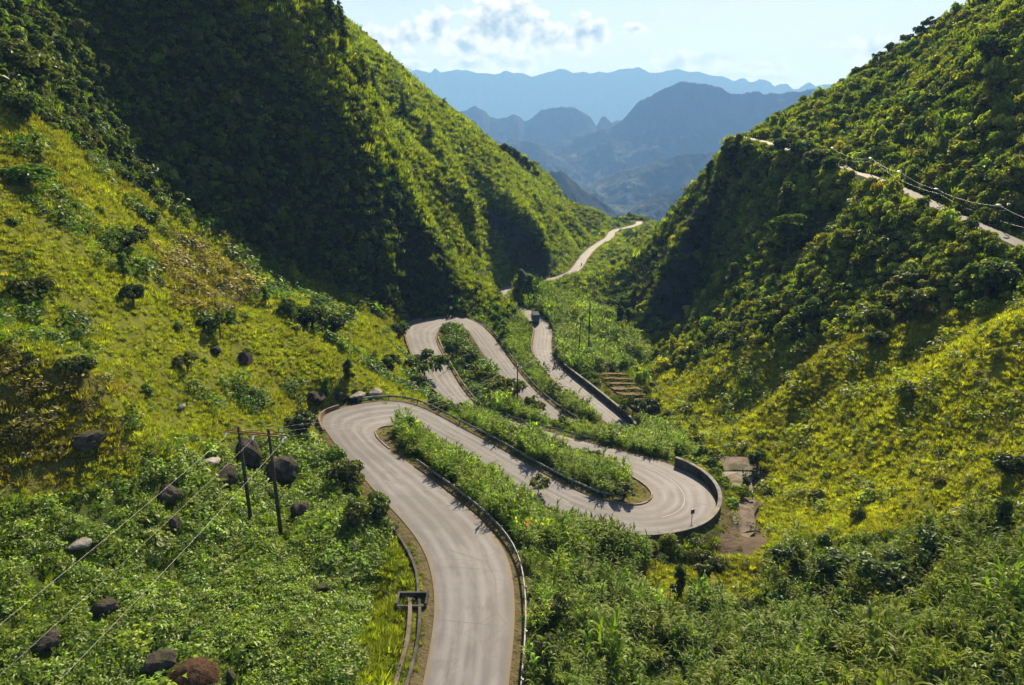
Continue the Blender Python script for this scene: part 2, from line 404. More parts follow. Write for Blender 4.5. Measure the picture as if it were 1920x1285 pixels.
# ------------------------------------------------------------------ materials
def new_mat(name):
    m = bpy.data.materials.new(name); m.use_nodes = True; nt = m.node_tree; nt.nodes.clear(); return m, nt
class NT:
    def __init__(s, nt): s.nt = nt; s.N = nt.nodes; s.L = nt.links
    def nd(s, t, ins=None, **k):
        n = s.N.new(t)
        for a, b in k.items(): setattr(n, a, b)
        for a, b in (ins or {}).items():
            if hasattr(b, 'is_output'): s.L.new(b, n.inputs[a])
            else: n.inputs[a].default_value = b
        return n
    def noise(s, scale, detail=5, rough=0.55, co=None):
        n = s.nd('ShaderNodeTexNoise', {'Scale': scale, 'Detail': detail, 'Roughness': rough})
        if co is not None: s.L.new(co, n.inputs['Vector'])
        return n.outputs['Fac']
    def ramp(s, x, a, b, lo=0.0, hi=1.0):
        return s.nd('ShaderNodeMapRange', {0: x, 1: a, 2: b, 3: lo, 4: hi}, interpolation_type='SMOOTHSTEP').outputs[0]
    def mix(s, f, a, b, mode='MIX'):
        n = s.nd('ShaderNodeMix', data_type='RGBA', blend_type=mode)
        for i, x in ((0, f), (6, a), (7, b)):
            if hasattr(x, 'is_output'): s.L.new(x, n.inputs[i])
            elif i: n.inputs[i].default_value = (*x, 1) if len(x) == 3 else x
            else: n.inputs[0].default_value = x
        return n.outputs[2]
    def math(s, op, a, b=0.0):
        return s.nd('ShaderNodeMath', {0: a, 1: b}, operation=op).outputs[0]
    def out(s, sh): s.L.new(sh, s.nd('ShaderNodeOutputMaterial').inputs[0])
    def obj(s): return s.nd('ShaderNodeTexCoord').outputs['Object']
    def pos(s): return s.nd('ShaderNodeNewGeometry').outputs['Position']
    def bump(s, h, dist, strength=1.0): return s.nd('ShaderNodeBump', {'Height': h, 'Distance': dist, 'Strength': strength}).outputs[0]
    def princ(s, col, rough=0.8, spec=0.2, metal=0.0, normal=None):
        p = s.nd('ShaderNodeBsdfPrincipled', {'Roughness': rough, 'Specular IOR Level': spec, 'Metallic': metal})
        if hasattr(col, 'is_output'): s.L.new(col, p.inputs['Base Color'])
        else: p.inputs['Base Color'].default_value = (*col, 1)
        if normal is not None: s.L.new(normal, p.inputs['Normal'])
        return p.outputs[0]
def simple(name, a, b, scale=3.0, rough=0.8, spec=0.2, metal=0.0, bump=0.0, stain=None):
    m, nt = new_mat(name); t = NT(nt); co = t.pos()
    c = t.mix(t.ramp(t.noise(scale, 6, 0.6, co), 0.3, 0.7), a, b)
    if stain: c = t.mix(t.ramp(t.noise(scale*0.35, 5, 0.65, co), 0.48, 0.66), c, stain)
    nrm = t.bump(t.noise(scale*6, 4, 0.6, co), bump) if bump else None
    t.out(t.princ(c, rough, spec, metal, nrm)); return m
def leaf_mat(name, source, trans=0.5, gloss=0.05, grough=0.42):
    """thin leaves: colour comes from each plant, light passes through"""
    m, nt = new_mat(name); t = NT(nt)
    if source == 'INSTANCER': col = t.nd('ShaderNodeAttribute', attribute_name='tint', attribute_type='INSTANCER').outputs['Color']
    else: col = t.nd('ShaderNodeObjectInfo').outputs['Color']
    v = t.nd('ShaderNodeAttribute', attribute_name='v', attribute_type='GEOMETRY').outputs['Fac']
    f = t.ramp(v, 0, 1, 0.62, 1.38)
    g = t.nd('ShaderNodeCombineXYZ', {0: f, 1: f, 2: f}).outputs[0]
    col = t.mix(1.0, col, g, 'MULTIPLY')
    tc = t.mix(1.0, col, (1.5, 1.7, 0.40), 'MULTIPLY')
    d = t.nd('ShaderNodeBsdfDiffuse', {'Color': col}); tr = t.nd('ShaderNodeBsdfTranslucent', {'Color': tc})
    s1 = t.nd('ShaderNodeMixShader', {0: trans, 1: d.outputs[0], 2: tr.outputs[0]})
    gl = t.nd('ShaderNodeBsdfGlossy', {'Color': (0.9, 0.95, 0.9, 1), 'Roughness': grough})
    s2 = t.nd('ShaderNodeMixShader', {0: gloss, 1: s1.outputs[0], 2: gl.outputs[0]})
    t.out(s2.outputs[0]); return m
M = {}
M['leaf_i'] = leaf_mat('shrub_leaves', 'INSTANCER', 0.50, 0.02)
M['leaf_o'] = leaf_mat('tree_leaves', 'OBJECT', 0.50, 0.02)
M['grass_i'] = leaf_mat('grass_blades', 'INSTANCER', 0.55, 0.012, 0.5)
M['cane_i'] = leaf_mat('cane_leaves', 'INSTANCER', 0.52, 0.010, 0.45)
M['bark'] = simple('bark', (.06,.045,.03), (.12,.10,.08), 6, .9, .1, bump=.02)
M['rock'] = simple('limestone', (.028,.024,.02), (.085,.072,.06), 1.6, .9, .1, bump=.12, stain=(.03,.04,.014))
M['pale_rock'] = simple('pale_limestone', (.20,.18,.165), (.32,.30,.28), 2.0, .9, .15, bump=.05, stain=(.10,.10,.06))
M['concrete'] = simple('old_concrete', (.15,.14,.13), (.24,.225,.21), 1.2, .9, .15, bump=.02, stain=(.07,.068,.062))
M['dark_concrete'] = simple('dark_grey_concrete', (.055,.052,.05), (.11,.10,.095), 1.0, .9, .15, bump=.02, stain=(.03,.034,.025))  # dark grey concrete with darker noise blotches
M['brown_concrete'] = simple('silted_concrete', (.105,.085,.07), (.19,.155,.13), 0.8, .9, .08, bump=.08, stain=(.06,.06,.03))
M['red_concrete'] = simple('mossy_red_concrete', (.13,.09,.07), (.22,.17,.14), 1.5, .9, .15, bump=.02, stain=(.07,.075,.03))
M['soil'] = simple('field_soil', (.10,.068,.048), (.18,.125,.09), 0.9, .95, .05, bump=.15, stain=(.07,.075,.025))
M['steel'] = simple('galvanised_steel', (.20,.205,.21), (.31,.315,.32), 4, .6, .4, .4, stain=(.09,.08,.07))
M['pole_wood'] = simple('dark_pole', (.03,.025,.022), (.07,.058,.05), 3, .85, .15)
M['pole_concrete'] = simple('pale_pole', (.26,.26,.25), (.36,.36,.35), 3, .85, .15)
M['rust'] = simple('rusty_steel', (.16,.06,.04), (.24,.10,.07), 5, .8, .2)
M['porcelain'] = simple('white_porcelain', (.72,.72,.70), (.82,.82,.80), 6, .3, .5)
M['wire'] = simple('aluminium_wire', (.40,.40,.40), (.5,.5,.5), 2, .5, .5, .3)
M['rubber'] = simple('tyre_rubber', (.015,.015,.015), (.03,.03,.03), 8, .9, .2)
M['black_metal'] = simple('black_paint', (.02,.02,.022), (.035,.035,.04), 4, .4, .5)
M['truck_blue'] = simple('blue_truck_paint', (.035,.06,.10), (.05,.08,.125), 1.5, .5, .4, stain=(.06,.065,.07))
M['truck_white'] = simple('pale_truck_paint', (.05,.06,.075), (.075,.085,.10), 1.5, .9, .05)
M['red_lens'] = simple('red_lamp_lens', (.30,.02,.015), (.36,.03,.02), 5, .25, .5)
M['glass'] = simple('dark_window_glass', (.02,.025,.03), (.03,.035,.04), 3, .1, .6)
M['mirror'] = simple('convex_mirror_face', (.75,.78,.80), (.8,.82,.84), 2, .12, .5, .9)
M['orange'] = simple('orange_paint', (.50,.13,.03), (.58,.18,.05), 5, .5, .4)
M['red_petal'] = simple('orange_red_petals', (.55,.09,.02), (.62,.16,.04), 8, .7, .2)
M['skin'] = simple('skin', (.28,.16,.10), (.34,.20,.13), 8, .6, .3)
M['cloth_dark'] = simple('dark_jacket', (.02,.022,.03), (.04,.042,.05), 6, .9, .1)
M['cloth_red'] = simple('dark_red_jacket', (.10,.02,.02), (.14,.03,.03), 6, .9, .1)
M['helmet'] = simple('helmet_shell', (.05,.05,.06), (.07,.07,.08), 6, .25, .5)
M['dead_wood'] = simple('grey_dead_wood', (.10,.09,.08), (.16,.15,.13), 6, .9, .1)
M['thatch'] = simple('dry_reddish_grass', (.075,.045,.028), (.13,.08,.05), 7, .95, .05, bump=.12)

def road_mat():
    m, nt = new_mat('worn_asphalt'); t = NT(nt); co = t.pos()
    uv = t.nd('ShaderNodeUVMap', uv_map='UVMap').outputs[0]
    sp = t.nd('ShaderNodeSeparateXYZ', {0: uv}); u = sp.outputs[0]; w = sp.outputs[1]
    stretch = t.nd('ShaderNodeCombineXYZ', {0: t.math('MULTIPLY', u, 9.0), 1: t.math('MULTIPLY', w, 0.22)}).outputs[0]
    streak = t.noise(1.0, 4, 0.6, stretch); big = t.noise(0.14, 5, 0.6, co); fine = t.noise(9.0, 4, 0.7, co); mid_ = t.noise(0.9, 5, 0.65, co)
    c = t.mix(t.ramp(big, 0.35, 0.68), (.102,.099,.111), (.160,.155,.171))
    c = t.mix(t.math('MULTIPLY', t.ramp(streak, 0.38, 0.62), 0.55), c, (.07,.069,.075))
    # wheel tracks, polished paler, and a darker crown of oil between them
    for p, wd in ((0.2, .085), (0.40, .075), (0.62, .075), (0.82, .085)):
        d = t.math('ABSOLUTE', t.math('SUBTRACT', u, p))
        c = t.mix(t.math('MULTIPLY', t.ramp(d, wd, 0.0), 0.50), c, (.205,.198,.212))
    c = t.mix(t.math('MULTIPLY', t.ramp(t.noise(0.5, 6, 0.7, co), 0.56, 0.66), 0.45), c, (.085,.079,.08))
    c = t.mix(t.math('MULTIPLY', t.ramp(mid_, 0.6, 0.75), 0.4), c, (.22,.217,.222))
    c = t.mix(t.math('MULTIPLY', t.ramp(fine, 0.4, 0.75), 0.28), c, (.13,.12,.115))
    # slab joints across, patches of newer surfacing
    j = t.math('ABSOLUTE', t.math('SUBTRACT', t.math('FRACT', t.math('ADD', t.math('MULTIPLY', w, 0.125), t.math('MULTIPLY', big, 0.05))), 0.5))
    c = t.mix(t.math('MULTIPLY', t.ramp(j, 0.008, 0.003), t.math('MULTIPLY', t.ramp(mid_, 0.35, 0.6), 0.65)), c, (.06,.056,.056))
    pv = t.nd('ShaderNodeTexVoronoi', {'Vector': t.nd('ShaderNodeCombineXYZ', {0: t.math('MULTIPLY', u, 2.0), 1: t.math('MULTIPLY', w, 0.10)}).outputs[0], 'Scale': 1.0}, distance='CHEBYCHEV')
    c = t.mix(t.math('MULTIPLY', t.ramp(t.nd('ShaderNodeSeparateColor', {0: pv.outputs['Color']}).outputs[0], 0.62, 0.64), 0.38), c, (.10,.096,.10))
    # cracks along and across
    vor = t.nd('ShaderNodeTexVoronoi', {'Vector': t.nd('ShaderNodeVectorMath', {0: co, 1: t.nd('ShaderNodeTexNoise', {'Scale': 0.6}).outputs['Color']}, operation='ADD').outputs[0], 'Scale': 0.12}, feature='DISTANCE_TO_EDGE')
    c = t.mix(t.math('MULTIPLY', t.ramp(vor.outputs['Distance'], 0.010, 0.003), t.math('MULTIPLY', t.ramp(big, 0.45, 0.6), 0.35)), c, (.07,.065,.06))
    # silt and moss creeping in from both edges
    e = t.math('MINIMUM', u, t.math('SUBTRACT', 1.0, u))
    e = t.math('ADD', e, t.math('MULTIPLY', t.math('SUBTRACT', mid_, 0.5), 0.10))
    c = t.mix(t.math('MULTIPLY', t.ramp(e, 0.085, -0.01), 0.85), c, (.13,.105,.065))
    t.out(t.princ(c, 0.75, 0.25, 0, t.bump(fine, 0.015))); return m
M['road'] = road_mat()
def ground_mat():
    m, nt = new_mat('hillside_soil_and_turf'); t = NT(nt); co = t.pos()
    col = t.nd('ShaderNodeAttribute', attribute_name='cover', attribute_type='GEOMETRY').outputs['Color']
    n1 = t.noise(0.5, 7, 0.65, co); n2 = t.noise(3.0, 6, 0.7, co)
    c = t.mix(t.math('MULTIPLY', t.ramp(n1, 0.35, 0.7), 0.55), col, t.mix(1.0, col, (0.55, 0.6, 0.6), 'MULTIPLY'))
    c = t.mix(t.math('MULTIPLY', t.ramp(n2, 0.45, 0.75), 0.5), c, t.mix(1.0, c, (1.5, 1.4, 1.1), 'MULTIPLY'))
    st = t.nd('ShaderNodeMapping', {'Vector': co, 'Scale': (0.12, 0.12, 0.7)}).outputs[0]
    rk = t.noise(1.0, 7, 0.7, st)
    t.out(t.princ(c, 0.95, 0.05, 0, t.bump(t.math('ADD', t.math('ADD', n1, t.math('MULTIPLY', n2, 0.35)), t.math('MULTIPLY', rk, 0.8)), 0.6))); return m
M['ground'] = ground_mat()
def mountain_mat():
    m, nt = new_mat('wooded_karst'); t = NT(nt); co = t.pos()
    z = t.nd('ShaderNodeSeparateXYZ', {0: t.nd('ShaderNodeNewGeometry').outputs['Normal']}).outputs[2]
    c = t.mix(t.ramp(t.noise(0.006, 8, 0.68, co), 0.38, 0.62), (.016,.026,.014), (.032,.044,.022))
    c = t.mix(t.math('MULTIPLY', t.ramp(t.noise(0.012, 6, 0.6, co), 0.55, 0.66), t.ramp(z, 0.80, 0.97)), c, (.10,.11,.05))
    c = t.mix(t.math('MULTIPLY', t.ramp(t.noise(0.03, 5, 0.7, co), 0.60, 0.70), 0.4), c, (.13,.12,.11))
    t.out(t.princ(c, 0.95, 0.03, 0, t.bump(t.noise(0.025, 8, 0.75, co), 9.0))); return m
M['mountain'] = mountain_mat()

# ------------------------------------------------------------------ which cover grows where
from math import inf
def inside(poly, u, v):
    r = np.zeros(np.shape(u), bool); n = len(poly)
    for i in range(n):
        x1, y1 = poly[i]; x2, y2 = poly[(i+1) % n]
        c = ((y1 > v) != (y2 > v)) & (u < (x2-x1)*(v-y1)/((y2-y1) if y2 != y1 else 1e-9)+x1); r ^= c
    return r
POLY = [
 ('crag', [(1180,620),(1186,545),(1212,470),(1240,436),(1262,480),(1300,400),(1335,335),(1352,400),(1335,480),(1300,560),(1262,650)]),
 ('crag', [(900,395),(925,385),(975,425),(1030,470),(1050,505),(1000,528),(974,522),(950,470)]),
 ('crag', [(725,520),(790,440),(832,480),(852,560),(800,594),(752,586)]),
 ('flank', [(300,-250),(395,10),(500,100),(600,195),(700,300),(780,400),(835,480),(870,565),(950,590),(990,560),(985,525),(975,500),(935,400),(990,425),(1060,478),(1250,450),(1260,400),(1190,380),(1050,330),(960,260),(620,-80),(560,-250)]),  # bright grassy side; plant tints here are also raised to look sunlit
 ('apron', [(1338,858),(1425,856),(1425,960),(1425,1045),(1340,1050),(1345,1000),(1375,960),(1350,890)]),
 ('terrace', [(1100,697),(1170,694),(1240,770),(1172,788)]),
 ('islet', [(700,815),(720,796),(748,800),(745,840),(722,836)]),
 ('islet', [(1140,930),(1190,905),(1222,925),(1215,945),(1165,952)]),
 ('sward', [(690,1130),(748,1000),(800,1130),(775,1500),(640,1500)]),
 ('brown', [(-400,690),(0,675),(130,670),(210,740),(180,830),(120,900),(0,925),(-400,940)]),
 ('brown', [(275,478),(400,450),(480,555),(380,585),(300,560)]),
 ('cane', [(735,800),(800,790),(900,855),(1020,925),(1060,965),(1180,1005),(1215,1040),(1200,1130),(1130,1185),(1000,1165),(1000,1080),(960,1010),(860,930),(770,850)]),
 ('cane', [(870,770),(1010,815),(1090,850),(1140,870),(1180,890),(1185,925),(1140,935),(1050,890),(960,850),(880,805)]),
 ('bush', [(818,612),(870,608),(915,680),(950,730),(905,765),(860,710),(826,655)]),
 ('cane', [(905,765),(950,730),(1010,772),(1160,782),(1250,815),(1305,850),(1265,866),(1160,842),(1040,804)]),
 ('cane', [(955,610),(985,560),(1000,600),(998,655),(1070,745),(1112,785),(1060,782),(990,715),(950,655)]),
 ('cane', [(990,538),(1060,560),(1150,600),(1195,640),(1210,690),(1100,702),(1050,690),(1033,640),(1012,590)]),
 ('cane', [(985,1160),(1130,1180),(1200,1120),(1260,1150),(1400,1125),(1560,1180),(1560,1500),(940,1500),(975,1200)]),
 ('thicket', [(1480,1015),(1800,985),(1960,930),(2500,900),(2500,1500),(1560,1500),(1560,1180),(1440,1120),(1440,1045)]),
 ('crop', [(-500,1000),(0,955),(200,905),(330,862),(430,835),(560,812),(600,850),(640,940),(745,1000),(700,1130),(640,1500),(-500,1500)]),
 ('gold', [(1235,765),(1225,705),(1300,690),(1400,648),(1600,625),(1920,560),(2500,480),(2500,930),(1960,930),(1800,985),(1480,1015),(1440,1120),(1260,1150),(1200,1120),(1210,1050),(1340,1050),(1425,1000),(1425,860),(1330,850)]),
 ('meadow', [(-500,120),(0,185),(100,242),(200,322),(300,387),(400,428),(500,478),(600,527),(700,562),(757,588),(770,640),(800,700),(850,770),(740,752),(640,742),(590,790),(600,850),(560,812),(430,835),(330,862),(200,905),(0,955),(-500,1000)]),
]
ZN = ['crag', 'flank', 'wood_left', 'wood_right', 'spur', 'apron', 'terrace', 'islet', 'sward', 'brown', 'cane', 'bush', 'thicket', 'crop', 'gold', 'meadow']
ZI = {n: i for i, n in enumerate(ZN)}
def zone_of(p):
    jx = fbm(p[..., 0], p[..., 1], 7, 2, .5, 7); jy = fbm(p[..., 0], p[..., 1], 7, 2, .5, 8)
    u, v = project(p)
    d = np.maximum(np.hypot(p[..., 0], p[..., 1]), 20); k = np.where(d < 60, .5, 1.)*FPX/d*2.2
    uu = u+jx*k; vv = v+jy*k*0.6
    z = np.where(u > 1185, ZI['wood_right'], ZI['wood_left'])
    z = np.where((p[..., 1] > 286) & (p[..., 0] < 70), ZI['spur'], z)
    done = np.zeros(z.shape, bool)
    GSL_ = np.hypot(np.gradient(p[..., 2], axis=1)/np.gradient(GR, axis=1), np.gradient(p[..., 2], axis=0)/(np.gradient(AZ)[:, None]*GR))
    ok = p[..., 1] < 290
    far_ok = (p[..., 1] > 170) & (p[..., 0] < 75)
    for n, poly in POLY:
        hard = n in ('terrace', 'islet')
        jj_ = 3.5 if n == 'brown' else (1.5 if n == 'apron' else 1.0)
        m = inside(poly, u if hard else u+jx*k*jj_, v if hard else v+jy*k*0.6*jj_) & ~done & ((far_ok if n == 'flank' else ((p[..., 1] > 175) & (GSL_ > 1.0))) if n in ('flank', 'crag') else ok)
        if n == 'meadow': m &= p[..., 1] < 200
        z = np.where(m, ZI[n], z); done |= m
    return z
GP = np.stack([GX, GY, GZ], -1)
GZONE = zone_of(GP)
dzr = np.gradient(GZ, axis=1)/np.gradient(GR, axis=1); dza = np.gradient(GZ, axis=0)/(np.gradient(AZ)[:, None]*GR)
GSLOPE = np.hypot(dzr, dza)
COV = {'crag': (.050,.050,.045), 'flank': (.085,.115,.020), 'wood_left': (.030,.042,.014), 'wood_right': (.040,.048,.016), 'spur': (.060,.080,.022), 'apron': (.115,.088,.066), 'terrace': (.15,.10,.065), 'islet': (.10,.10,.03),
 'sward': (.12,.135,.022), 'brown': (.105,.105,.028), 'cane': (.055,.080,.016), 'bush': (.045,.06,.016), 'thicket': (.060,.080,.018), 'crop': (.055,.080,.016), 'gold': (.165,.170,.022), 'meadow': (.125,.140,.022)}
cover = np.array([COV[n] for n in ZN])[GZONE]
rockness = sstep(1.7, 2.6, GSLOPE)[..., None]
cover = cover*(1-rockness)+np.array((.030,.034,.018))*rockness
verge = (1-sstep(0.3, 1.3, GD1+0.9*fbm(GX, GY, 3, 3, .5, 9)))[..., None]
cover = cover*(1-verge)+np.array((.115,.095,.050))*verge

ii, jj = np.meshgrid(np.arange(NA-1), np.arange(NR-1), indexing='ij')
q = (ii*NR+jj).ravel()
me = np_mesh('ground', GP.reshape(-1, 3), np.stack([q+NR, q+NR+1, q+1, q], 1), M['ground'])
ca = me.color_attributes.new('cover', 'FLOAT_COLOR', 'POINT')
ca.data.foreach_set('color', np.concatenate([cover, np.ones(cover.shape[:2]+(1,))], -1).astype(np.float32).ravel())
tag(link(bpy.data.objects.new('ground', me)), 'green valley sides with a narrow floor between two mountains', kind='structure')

# ------------------------------------------------------------------ far mountains and valley
FAR_SCALE = 1.6
def far_ridge(name, prof, dist, wf, wb, base, amp, wl, seed, label, plain=0.0):
    dist, wf, wb, base, amp, wl = (q_*FAR_SCALE for q_ in (dist, wf, wb, base, amp, wl))
    prof = sorted(prof); u = np.array([p[0] for p in prof], float); v = np.array([p[1] for p in prof], float)
    r = ray(u, v); az = np.arctan2(r[:, 0], r[:, 1]); tz = r[:, 2]/np.hypot(r[:, 0], r[:, 1])*dist
    n, m = 360, 90
    A = np.linspace(az[0]-0.05, az[-1]+0.05, n); top = np.interp(A, az, tz)
    edge = np.minimum(sstep(-0.05, 0.0, A-az[0]), sstep(0.05, 0.0, A-az[-1])) if plain == 0 else np.ones(n)
    top = top+dist*(0.0042 if dist > 11000 else 0.0016)*fbm(A*dist/dist*40, A*0+seed, 1.6 if dist > 11000 else 1.0, 4, .6, seed)
    top = base+(top-base)*edge
    Rr = dist+np.concatenate([np.linspace(-wf, 0, m-25, endpoint=False), np.linspace(0, wb, 25)])
    AA, RR_ = np.meshgrid(A, Rr, indexing='ij'); X = RR_*np.sin(AA); Y = RR_*np.cos(AA)
    s = np.where(RR_ < dist, (dist-RR_)/wf, (RR_-dist)/wb)
    sh = (1-s)**1.25
    rib = np.abs(fbm(AA*dist, RR_*0.35, wl, 4, .55, seed))
    Z = base+(top[:, None]-base)*np.clip(sh-0.9*rib*np.sin(np.pi*np.clip(s, 0, 1))*0.55, 0, 1.0)
    Z = Z+amp*fbm(X, Y, wl*0.6, 5, .55, seed+1)*np.sin(np.pi*np.clip(s, 0, 1))
    Z = Z+amp*0.16*fbm(X, Y, wl*.12, 4, .6, seed+2)*(1-0.2*s)
    i, j = np.meshgrid(np.arange(n-1), np.arange(m-1), indexing='ij'); q = (i*m+j).ravel()
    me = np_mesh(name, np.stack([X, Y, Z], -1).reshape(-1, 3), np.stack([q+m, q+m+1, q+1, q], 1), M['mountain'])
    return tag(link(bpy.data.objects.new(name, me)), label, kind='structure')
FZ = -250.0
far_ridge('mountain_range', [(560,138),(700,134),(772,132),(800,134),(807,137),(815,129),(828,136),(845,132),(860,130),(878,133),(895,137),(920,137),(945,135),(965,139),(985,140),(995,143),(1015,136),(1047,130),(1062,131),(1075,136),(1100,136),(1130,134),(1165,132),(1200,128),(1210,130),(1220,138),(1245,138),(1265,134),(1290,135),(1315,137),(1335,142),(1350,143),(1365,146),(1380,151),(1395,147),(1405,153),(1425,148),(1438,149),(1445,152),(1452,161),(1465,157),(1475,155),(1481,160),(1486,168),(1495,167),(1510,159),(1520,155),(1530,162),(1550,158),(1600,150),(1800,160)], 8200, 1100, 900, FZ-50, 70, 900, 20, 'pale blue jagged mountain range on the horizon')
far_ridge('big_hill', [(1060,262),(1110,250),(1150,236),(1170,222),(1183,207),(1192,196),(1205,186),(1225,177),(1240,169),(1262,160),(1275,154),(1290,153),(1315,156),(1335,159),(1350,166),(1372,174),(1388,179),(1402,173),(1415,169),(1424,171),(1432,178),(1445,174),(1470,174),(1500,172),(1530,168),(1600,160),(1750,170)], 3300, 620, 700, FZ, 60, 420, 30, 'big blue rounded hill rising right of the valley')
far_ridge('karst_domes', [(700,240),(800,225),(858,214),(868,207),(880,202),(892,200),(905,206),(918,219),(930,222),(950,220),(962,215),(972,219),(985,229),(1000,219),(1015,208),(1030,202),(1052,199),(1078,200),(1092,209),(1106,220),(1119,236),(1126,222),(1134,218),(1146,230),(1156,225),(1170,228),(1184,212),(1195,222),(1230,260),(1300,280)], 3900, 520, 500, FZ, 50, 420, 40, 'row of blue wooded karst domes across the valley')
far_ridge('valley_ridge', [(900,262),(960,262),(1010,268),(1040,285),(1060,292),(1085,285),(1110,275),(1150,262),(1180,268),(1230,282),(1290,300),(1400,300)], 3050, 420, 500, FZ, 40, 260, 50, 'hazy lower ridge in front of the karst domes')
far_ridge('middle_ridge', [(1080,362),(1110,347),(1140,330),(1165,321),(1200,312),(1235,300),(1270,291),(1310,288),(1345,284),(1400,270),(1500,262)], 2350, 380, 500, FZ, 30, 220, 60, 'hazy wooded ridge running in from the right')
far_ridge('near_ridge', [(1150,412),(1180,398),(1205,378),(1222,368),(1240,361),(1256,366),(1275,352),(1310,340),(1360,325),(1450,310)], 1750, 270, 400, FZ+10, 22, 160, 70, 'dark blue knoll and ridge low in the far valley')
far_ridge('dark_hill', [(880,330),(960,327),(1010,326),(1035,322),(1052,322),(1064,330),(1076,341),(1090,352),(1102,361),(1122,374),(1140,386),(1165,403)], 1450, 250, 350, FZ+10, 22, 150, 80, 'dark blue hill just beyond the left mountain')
n, m = 200, 160
A = np.linspace(R(-62), R(62), n); Rr = 560*(14300/560)**np.linspace(0, 1, m); AA, RR_ = np.meshgrid(A, Rr, indexing='ij'); X = RR_*np.sin(AA); Y = RR_*np.cos(AA)
Z = -165-(sstep(600, 1700, RR_)*235)+40*fbm(X, Y, 420, 5, .5, 90)*sstep(600, 1500, RR_)
i, j = np.meshgrid(np.arange(n-1), np.arange(m-1), indexing='ij'); q = (i*m+j).ravel()
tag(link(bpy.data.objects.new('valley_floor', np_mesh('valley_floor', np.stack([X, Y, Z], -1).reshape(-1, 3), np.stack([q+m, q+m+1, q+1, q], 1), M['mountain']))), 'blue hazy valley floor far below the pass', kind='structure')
# the air
def haze_mat():
    m, nt = new_mat('haze'); t = NT(nt)
    v = t.nd('ShaderNodeVolumePrincipled', {'Color': HAZE_COL, 'Density': HAZE_DENS, 'Anisotropy': 0.05, 'Absorption Color': (0.5, 0.6, 0.75, 1)})
    t.L.new(v.outputs[0], t.nd('ShaderNodeOutputMaterial').inputs['Volume']); return m
HAZE_COL = (0.22, 0.45, 0.98, 1); HAZE_DENS = 0.000125
tag(MB().box((0, 7000, 240), (29000, 17000, 1700)).build('haze', haze_mat()), 'blue haze filling the far valley', kind='stuff')

# ------------------------------------------------------------------ roads
def road_obj(name, A, B, label):
    n = len(A); K = 9; t = np.linspace(0, 1, K)
    co = A[:, None]*(1-t)[None, :, None]+B[:, None]*t[None, :, None]
    co[..., 2] += 0.05*(1-(2*t-1)**2)[None]
    s = np.r_[0, np.cumsum(np.linalg.norm(np.diff((A+B)/2, axis=0), axis=1))]
    i, j = np.meshgrid(np.arange(n-1), np.arange(K-1), indexing='ij'); q = (i*K+j).ravel()
    f = np.stack([q, q+1, q+K+1, q+K], 1)
    me = np_mesh(name, co.reshape(-1, 3), f, M['road'])
    uv = me.uv_layers.new(name='UVMap'); U = np.stack([np.broadcast_to(t, (n, K)), np.broadcast_to(s[:, None], (n, K))], -1).reshape(-1, 2)[f.ravel()]
    uv.data.foreach_set('uv', U.astype(np.float32).ravel())
    if me.polygons[0].normal.z < 0: me.flip_normals()
    return tag(link(bpy.data.objects.new(name, me)), label, kind='structure')
road_obj('road', RL, RR, 'grey mountain road winding down in hairpin bends')
road_obj('upper_road', UL, UR, 'narrow road cut along the right mountainside')
def ridx(st): return int(np.argmin(np.linalg.norm((RL+RR)/2-(ROAD_L[st]+ROAD_R[st])/2, axis=1)))
def edge_path(side, s0, s1, off, up=0.0, step=2):
    a, b = ridx(s0), ridx(s1); idx = range(a, b+1, step) if a < b else range(a, b-1, -step)
    out = []
    for k in idx:
        p, o = (RL[k], RR[k]) if side == 'L' else (RR[k], RL[k])
        d = p-o; d = d/np.linalg.norm(d); out.append(Vector(p+d*off)+Vector((0, 0, up)))
    return out
# ------------------------------------------------------------------ guard rails, walls, kerbs, drains
def zpath(path): return path
post_me = MB().box((0, 0, 0.05), (0.11, 0.14, 1.5)).mesh('post', M['steel'])
cap_me = MB().box((0, 0, 0.0), (0.22, 0.16, 0.30)).mesh('spacer', M['steel'])
def guard_rail(path, label, h=0.72, every=4.0):
    base = Vector(path[len(path)//2]); root = empty('guard_rail', base, label, 'guard rail', 'steel guard rails along the hairpin road')
    rel = [p-base for p in path]
    prof = [(-.02, -.155), (.05, -.11), (.05, -.07), (-.03, -.015), (-.03, .015), (.05, .07), (.05, .11), (-.02, .155)]
    prof2 = prof+[(a+.018, b) for a, b in prof[::-1]]
    MB().sweep([p+Vector((0, 0, h-0.155)) for p in rel], prof2, closed=True).build('rail', M['steel'], root)
    acc = every
    for i in range(len(rel)):
        if i: acc += (rel[i]-rel[i-1]).length
        if acc >= every:
            acc = 0
            d = (rel[min(len(rel)-1, i+1)]-rel[max(0, i-1)]); 
            o = link(bpy.data.objects.new('post', post_me), root); o.location = rel[i]+Vector((0, 0, 0.0)); o.rotation_euler = (0, 0, math.atan2(d.y, d.x)+math.pi/2)
            side = Vector((d.y, -d.x, 0)).normalized()
            o.location += side*0.12
    return root
guard_rail(edge_path('R', 0, 11, 0.85), 'long curving steel guard rail beside the road at the bottom of the picture')
guard_rail(edge_path('L', 17, 30, 0.8), 'steel guard rail along the far edge of the road between the two nearest hairpins')
guard_rail(edge_path('R', 42, 53, 0.8), 'steel guard rail along the bushy strip that holds the single pole')
guard_rail(edge_path('L', 59, 68, 0.9), 'steel guard rail round the outside of the farthest hairpin under the cliff')

